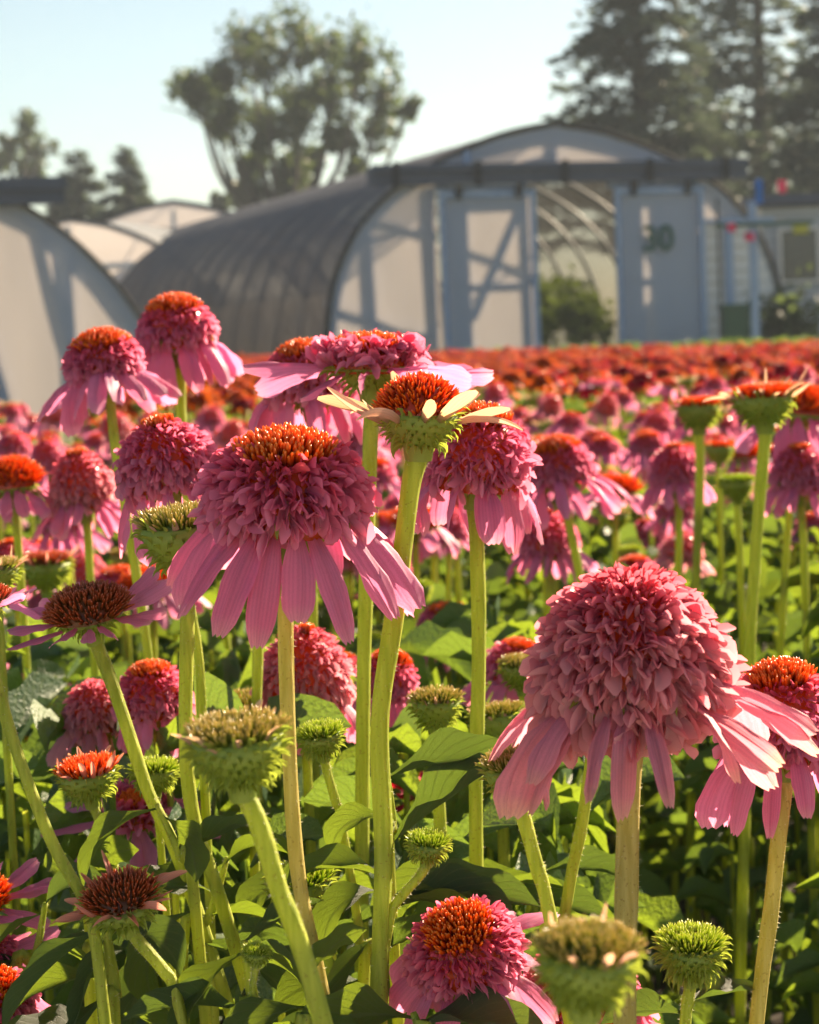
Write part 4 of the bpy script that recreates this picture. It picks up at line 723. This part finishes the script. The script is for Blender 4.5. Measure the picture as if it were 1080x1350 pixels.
shoot('leafy shoot with two drooping blue green leaves left of the bottom centre', (330, 1400), (322, 1240), .87, [(.9, 205, .5, 170, 56, 0), (.8, 20, .4, 140, 60, 2), (.6, 250, .6, 150, 60, 5), (.4, 160, .3, 170, 46, 1), (.4, -20, .3, 150, 50, 4), (.98, 35, .0, 120, 46, 3)], 105, rpx=12)
shoot('leafy shoot with a pale curled leaf by the slanting stem', (240, 1290), (300, 1130), .95, [(.9, 60, .2, 110, 40, 2), (.7, 150, .2, 120, 44, 4), (.5, 20, .3, 150, 48, 0), (.2, 190, .3, 150, 44, 5), (.3, -10, .3, 150, 44, 1)], 106)
shoot('leafy shoot with leaves crossing behind the central stem', (440, 1330), (418, 1160), .98, [(.9, 150, .2, 130, 54, 2), (.85, 30, .2, 130, 54, 0), (.5, 35, .3, 130, 44, 3), (.5, 175, .2, 150, 50, 1), (.2, -20, .3, 160, 56, 4), (.0, 200, .3, 150, 46, 5)], 107)
shoot('leafy shoot with glossy leaves below the green cup, right of centre', (628, 1330), (630, 1150), 1.0, [(.95, 5, .2, 190, 44, 0), (.9, 160, .2, 170, 44, 2), (.7, 20, .3, 180, 44, 1), (.6, 190, .3, 180, 44, 4), (.4, 0, .3, 170, 44, 5), (.2, 170, .3, 190, 48, 3)], 108)
shoot('leafy shoot with narrow leaves spreading behind the green cup stem', (708, 1330), (716, 1140), 1.06, [(.95, 12, .1, 130, 30, 1), (.9, 170, .1, 200, 34, 0), (.7, 8, .2, 150, 36, 2), (.6, 175, .2, 190, 44, 4), (.4, 30, .3, 120, 40, 5)], 109)
shoot('leafy shoot with a broad dark leaf at the bottom edge under the tilted flower', (560, 1420), (545, 1335), .84, [(.8, 15, .3, 190, 60, 1), (.9, 165, .2, 170, 60, 4), (.4, 190, .3, 160, 60, 0), (.6, -10, .5, 190, 64, 5)], 110, rpx=11)
shoot('leafy shoot low in front of the brownish stem with bluish leaves', (400, 1420), (408, 1290), .84, [(.95, 70, .1, 110, 46, 4), (.9, 110, .2, 100, 40, 5), (.7, 175, .4, 170, 60, 2), (.5, 10, .4, 140, 60, 0), (.2, 200, .4, 170, 56, 1)], 111, rpx=10)
shoot('leafy shoot at the far left edge above the cut flowers', (20, 1340), (60, 1190), .92, [(.9, 200, .3, 150, 50, 0), (.5, 190, .3, 140, 40, 3), (.6, 10, .3, 130, 46, 2), (.95, 60, .1, 100, 40, 5)], 112)
shoot('leafy shoot beside the curved bright stem at the left', (120, 1330), (106, 1160), .97, [(.95, 60, .2, 110, 50, 4), (.7, 190, .3, 170, 46, 0), (.4, 20, .3, 150, 46, 1), (.9, 120, .1, 90, 40, 2)], 113)
# ------------------------------------------------------------------ the field
rng = np.random.default_rng(77)
def template(typ, label_kind, q, pet, leaves, mats=None, hgt=.70, R=.029, **over):
    """one whole plant standing at the origin"""
    bd = typ in ('bud', 'greenbud'); root = empty('coneflower_bud' if bd else 'coneflower', (0, 0, 0), 'x', 'flower bud' if bd else 'coneflower'); KIDS.pop(root.name, None)
    lean = rng.normal(0, .018, 2); top = np.array([lean[0], lean[1], hgt]); cv = catmull([(0, 0, 0), (lean[0] * .2 + rng.normal(0, .01), lean[1] * .2, hgt * .4), (lean[0] * .8, lean[1] * .8, hgt * .8), top], 4)
    G().tube(cv, np.linspace(.0042, .0030, len(cv)), 8 if pet else 5, rib=.05, nrib=4, rnd=rng.random()).obj('stem', MAT['stem'], root)
    ax = np.array([rng.normal(0, .12), rng.normal(0, .12), 1]); head_obj(root, typ, R, .0045, rng, axis_matrix(ax, rng.uniform(0, 6), top), q, pet, mats, **over)
    for k in range(leaves):
        z = hgt * (.25 + .6 * (k + .5) / leaves) * rng.uniform(.9, 1.05); i = int(np.argmin(np.abs(cv[:, 2] - z))); add_leaf(root, cv[i], k * 2.4 + rng.normal(0, .3), rng.uniform(.1, .8), rng.uniform(.07, .12), rng.uniform(.014, .022), rng)
    return root, label_kind
kinds = [('pom', 'rose pompom coneflower', {}, dict(cap=.3, H=1.2)), ('capped', 'double pink coneflower with an orange crown', {}, {}), ('capped', 'double pink coneflower with drooping petals', {}, dict(cap=.55, H=1.0, pe=-40)), ('pom', 'dusty pompom coneflower', dict(floret='floret_pale', petal='petal_pale'), dict(H=1.3, cap=.1)),
         ('daisy', 'single pink coneflower with a raised russet cone', {}, dict(pl=1.4)), ('anemone', 'coneflower with a flat red crown and level petals', {}, {}), ('bud', 'green cup shaped coneflower bud', dict(cone='spike'), dict(pn=8, pl=.5)), ('bud', 'coneflower bud opening with pale petals', {}, dict(pn=14, pl=1.0, pe=45))]
def spread(d0, d1, spacing, margin=.10, jit=.55, xmin=None, xmax=None):
    out = []; y = d0
    while y < d1:
        hw = y * .20 + margin; x = -hw
        while x < hw:
            px, py = x + rng.normal(0, jit * spacing * .6), y + rng.normal(0, jit * spacing * .6); x += spacing
            if (xmin is None or px > xmin(py)) and (xmax is None or px < xmax(py)): out.append((px, py))
        y += spacing
    return out
def near_hand(x, y, r): return any((x - a) ** 2 + (y - b) ** 2 < r * r for a, b in HAND)
mid = [template(t_, l, .75, True, 5, m_, hgt=.70, R=.026 if t_ != 'bud' else .019, **o_) for t_, l, m_, o_ in kinds for _ in range(1)]
far_ = [template(t_, l, .38, False, 2, m_, hgt=.70, R=.026 if t_ != 'bud' else .019, ns=160, **o_) for t_, l, m_, o_ in kinds]
used = set(); cnt = 0
def place(tpl, x, y, hz, band):
    root, kind = tpl
    if root.name in used: o = copy_tree(root)
    else: o = root; used.add(root.name)
    s = hz; o.location = (x, y, 0); o.scale = (rng.uniform(.92, 1.08),) * 2 + (s,); o.rotation_euler = (0, 0, rng.uniform(0, 6.28))
    o['label'] = '%s, %s' % (kind, band); o['group'] = '%s plants %s' % (kind, band); return o
left_edge = lambda y: -1.0 - .0 * y if y > 5.2 else -99
wts = np.array([.12, .18, .14, .08, .14, .07, .16, .11]); pink = 0
def top_h(y): return .668 + min(.012, (y - 1.7) * .008)
for x, y in sorted(spread(1.75, 5.3, .148, .05) + [q for q in spread(5.3, 7.0, .2, .1) if q[0] < -.55 - .06 * q[1]], key=lambda p: p[1]):
    if near_hand(x, y, .07 if y < 2.2 else .05) or pink >= 300: continue
    px = 540 + F * x / y
    if y < 2.6 and px > 800 and rng.random() < .35: continue
    k = int(rng.choice(8, p=wts)); hz = (top_h(y) + rng.normal(-.01, .028)) / .74; hz = min(hz, .965)
    if y < 2.6: hz = min(hz, .93 + rng.normal(0, .04))
    band = 'near the front' if y < 3 else 'in the middle rows' if y < 5.2 else 'in the back rows'
    band += ', far left' if px < 200 else ', left of centre' if px < 450 else ', centre' if px < 650 else ', right of centre' if px < 880 else ', far right'
    place((mid if y < 3.3 else far_)[k], x, y, hz, band); pink += 1
bud_t = [template('greenbud', 'small green coneflower bud', .7, True, 5, {}, hgt=.55, R=.012, hb=.9), template('bud', 'small green coneflower bud with pale tips', .7, True, 5, {}, hgt=.55, R=.014, pn=10, pl=.5)]
nb_ = 0
for x, y in spread(1.25, 3.6, .20, .02):
    if near_hand(x, y, .05) or (x > .1 * y and y < 1.7) or nb_ > 110: continue
    place(bud_t[int(rng.integers(0, 2))], x, y, rng.uniform(.93, 1.10), 'low among the leaves, ' + ('in front, ' if y < 2 else 'further back, ') + ('at the left' if x < -.06 * y else 'at the right' if x > .06 * y else 'in the middle')); nb_ += 1
for x, y in spread(1.5, 3.3, .215, .0):
    if near_hand(x, y, .07) or (y < 1.9 and x > .1 * y): continue
    px = 540 + F * x / y; place(mid[int(rng.choice([0, 1, 2, 3]))], x, y, rng.uniform(.74, .86), 'set low in the leaves, ' + ('at the left' if px < 400 else 'at the right' if px > 700 else 'in the middle'))
for r_, _ in mid + far_ + bud_t:
    if r_.name not in used:
        for ch in list(r_.children): 
            for c2 in list(ch.children): bpy.data.objects.remove(c2)
            bpy.data.objects.remove(ch)
        bpy.data.objects.remove(r_)
# orange and red coneflowers behind: one mesh each, too small in the photo to show parts
def low_plant(fm, pm, hgt, seed, sm='spike'):
    r = np.random.default_rng(seed); g = G(); mats = [MAT['stem'], MAT['bract'], MAT[fm], MAT[pm], MAT[sm]]; R = .027
    cv = np.array([(0, 0, 0), (.004, 0, hgt * .5), (0, 0, hgt)]); g.tube(cv, .0035, 4, mi=0)
    lathe(g, [(.004, hgt - .012), (.018, hgt), (.012, hgt + .006)], 8, 1)
    n = 70; p, nn, tt, th = dome_pts(n, R * .72, R * .8, .6, 1.8, r, 1); ln = R * .45 * r.uniform(.7, 1.2, n); dr = norm(nn + tt * .5 + r.normal(0, .4, nn.shape)); g.inst(FTL[0], frames(dr, norm(-tt + r.normal(0, .5, nn.shape))), p + [0, 0, hgt], np.stack([ln * .55, ln, ln], -1), np.clip(1 - th / 1.9 + r.normal(0, .2, n), 0, 1), mi=2)
    n = 40; p, nn, tt, th = dome_pts(n, R * .72, R * .8, 0, .7, r, 1); g.inst(SPK, frames(norm(nn + r.normal(0, .1, nn.shape)), norm(r.normal(0, 1, nn.shape))), p + [0, 0, hgt], np.stack([np.full(n, .0018), np.full(n, .007), np.full(n, .0018)], -1), r.random(n), mi=4)
    lathe(g, [(R * .72 * math.sin(x), hgt + R * .78 * math.cos(x)) for x in np.linspace(1.8, .01, 5)], 8, 2, .3)
    T_ = strap(2, 4, 1, 1, PW, D(45), 1, cup=.1, seed=seed)
    for i in range(13):
        az = i / 13 * 6.283 + r.normal(0, .1); e = D(r.normal(-22, 10)); o = np.array([math.cos(az), math.sin(az), 0]); y = o * math.cos(e) + np.array([0, 0, math.sin(e)]); z = -o * math.sin(e) + np.array([0, 0, math.cos(e)]); x = np.cross(y, z)
        g.inst(T_, np.stack([x * .013, y * .034, z * .034], -1)[None], (o * .016 + [0, 0, hgt])[None], None, [r.random()], mi=3)
    for i in range(5):
        az = i * 2.4; e = r.uniform(.1, .8); o = np.array([math.cos(az), math.sin(az), 0]); y = o * math.cos(e) + np.array([0, 0, math.sin(e)]); z = -o * math.sin(e) + np.array([0, 0, math.cos(e)]); x = np.cross(y, z); g.inst(LT2, np.stack([x * .03, y * .1, z * .1], -1)[None], np.array([[0, 0, hgt * (.35 + .1 * i)]]), None, [r.random()], mi=5)
    mats.append(MAT['leaf']); return g, mats
LT2 = strap(2, 5, 1, 1, LW, D(60), 1.2, cup=.25, seed=3)
OM = [low_plant('floret_orange', 'petal_orange', .70, 1), low_plant('floret_orange', 'petal_orange', .70, 2), low_plant('floret_red', 'petal_orange', .70, 3), low_plant('floret_red', 'petal_red', .70, 4), low_plant('floret_orange', 'petal_red', .70, 5), low_plant('floret', 'petal', .70, 6)]
OMM = [g.mesh('coneflower', m_) for g, m_ in OM]
NMS = ['orange coneflower', 'orange coneflower', 'red orange coneflower', 'red coneflower', 'scarlet coneflower', 'pink coneflower']
allp = sorted(spread(5.3, 22, .16, .2, .5, xmin=lambda y: -.55 - .06 * y), key=lambda p: p[1]); n_o = 0; bulk = [[] for _ in OM]
for x, y in allp:
    px = 540 + F * x / y
    if y > 22 - 9 * np.clip((px - 300) / 700, 0, 1): continue
    red = np.clip((px - 640) / 300, 0, 1) * .8 + np.clip((y - 11) / 8, 0, .6); k = int(rng.choice([0, 1, 2])) if rng.random() > red else int(rng.choice([2, 3, 4, 3, 2]))
    hz = (.695 - .036 * min(1, (y - 5.3) / 10) + rng.uniform(-.024, .014) + (.025 if rng.random() < .04 else 0)) / .72
    sx = rng.uniform(.85, 1.25); rot = rng.uniform(0, 6.28)
    if n_o < 300:
        o = link('red_coneflower' if k in (3, 4) else 'orange_coneflower', OMM[k]); o.location = (x, y, 0); o.rotation_euler = (rng.normal(0, .03), rng.normal(0, .03), rot); o.scale = (sx, sx, hz)
        side = 'left of the greenhouse doors' if px < 590 else 'before the greenhouse doors' if px < 950 else 'before the shed at the right'
        tag(o, '%s in the bright band of bloom, %s' % (NMS[k], side), 'red coneflower' if k in (3, 4) else 'orange coneflower', NMS[k] + 's ' + side); n_o += 1
    else: bulk[k].append((x, y, sx, hz, rot))
gb = G(); ms_ = []
for k, (g, m_) in enumerate(OM):
    if not bulk[k]: continue
    b = np.array(bulk[k]); n = len(b); base = len(ms_); ms_ += m_; ca, sa = np.cos(b[:, 4]), np.sin(b[:, 4]); zz = np.zeros(n)
    Ms = np.stack([np.stack([ca * b[:, 2], -sa * b[:, 2], zz], -1), np.stack([sa * b[:, 2], ca * b[:, 2], zz], -1), np.stack([zz, zz, b[:, 3]], -1)], 1); Pn = np.stack([b[:, 0], b[:, 1], zz], -1)
    V = np.vstack(g.v); A = np.vstack(g.a)
    W = np.einsum('nij,kj->nki', Ms, V) + Pn[:, None]; off = np.arange(n) * len(V)
    gb.v.append(W.reshape(-1, 3)); gb.a.append(np.tile(A, (n, 1)))
    for q_, mm_, dst, dm in ((g.q, g.mq, gb.q, gb.mq), (g.t, g.mt, gb.t, gb.mt)):
        if q_: q = np.vstack(q_); mi = np.concatenate(mm_); dst.append((q[None] + off[:, None, None]).reshape(-1, q.shape[1]) + gb.n); dm.append(np.tile(mi, n) + base)
    gb.n += n * len(V)
tag(gb.obj('distant_flowers', ms_), 'far mass of red and orange coneflowers reaching the greenhouses', kind='stuff')
# undergrowth: leaves and thin stalks that nobody could count
def undergrowth(name, pts, hfun, per, lt, size, seed, mat, label):
    r = np.random.default_rng(seed); g = G(); pts = np.array(pts); n = len(pts); reps = np.repeat(np.arange(n), per); m = len(reps); h = np.array([hfun(*p) for p in pts])
    z = h[reps] * (1 - r.random(m) ** 1.9 * .75); P0 = np.stack([pts[reps, 0] + r.normal(0, .02, m), pts[reps, 1] + r.normal(0, .02, m), z], -1); az = r.uniform(0, 6.283, m); el = r.uniform(.0, .95, m)
    o = np.stack([np.cos(az), np.sin(az), np.zeros(m)], -1); y = o * np.cos(el)[:, None] + np.array([0, 0, 1.]) * np.sin(el)[:, None]; zh = norm(-o * np.sin(el)[:, None] + np.array([0, 0, 1.]) * np.cos(el)[:, None] + r.normal(0, .3, (m, 3)))
    L = size * r.uniform(.6, 1.25, m); W = L * r.uniform(.12, .18, m); which = r.integers(0, len(lt), m); Ms = frames(y, zh)
    for k, t_ in enumerate(lt):
        s = which == k; g.inst(t_, Ms[s], P0[s], np.stack([W[s], L[s], L[s]], -1), r.random(s.sum()), mi=int(k % 2))
    sv = pts[r.random(n) < .8]
    for x_, y_ in sv[:1500]: hh = hfun(x_, y_); g.add(np.array([[-.0022, 0, 0], [.0022, 0, 0], [0, .004, 0], [-.0018, 0, hh], [.0018, 0, hh], [0, .003, hh]]) + [x_, y_, 0], [(0, 1, 4, 3), (1, 2, 5, 4), (2, 0, 3, 5)], np.full((6, 3), .5), mi=2)
    return tag(g.obj(name, [MAT['leaf'], MAT['leaf2'], MAT['stem']]), label, kind='stuff')
LT3 = [strap(4, 7, 1, 1, LW, D(b), 1.2, cup=.25, twist=D(tw), wave=.08, seed=40 + i) for i, (b, tw) in enumerate([(70, 20), (35, -25), (100, 10), (55, -40)])]
LT4 = [strap(2, 4, 1, 1, LW, D(b), 1.2, cup=.25, seed=50 + i) for i, b in enumerate([70, 35, 100, 55])]
hz1 = lambda x, y: (.60 if not (x > .06 * y + .03 and y < 1.9) else .40) * (1 - .10 * abs(math.sin(x * 17 + y * 5)))
hz2 = lambda x, y: min(.58, .52 + .02 * (y - 1.7)) * (1 - .07 * abs(math.sin(x * 13 + y * 7)))
p1 = [p for p in spread(1.08, 1.75, .075, .10) if rng.random() < (.85 if p[0] < .075 * p[1] else .10)]
undergrowth('undergrowth', p1, hz1, 19, LT3, .066, 1, None, 'near leafy undergrowth between the front flower stems')
undergrowth('undergrowth', spread(1.75, 4.2, .095, .15), hz2, 20, LT3, .058, 2, None, 'leafy undergrowth beneath the pink rows')
undergrowth('undergrowth', spread(4.2, 24, .26, .4, xmin=lambda y: -.6 - .07 * y if y > 6 else -9), lambda x, y: .56, 9, LT4, .12, 3, None, 'far leafy undergrowth beneath the orange band')
side = []  # unseen rows outside the frame, added to shade the lower right
y = 1.0
while y < 4.6:
    x = .2 * y + .10
    while x < .2 * y + 1.1: side.append((x + rng.normal(0, .03), y + rng.normal(0, .03))); x += .11
    y += .11
undergrowth('undergrowth', side, lambda x, y: .60, 14, LT4, .08, 4, None, 'leafy undergrowth of the rows going on unseen beyond the right edge, added for shade')
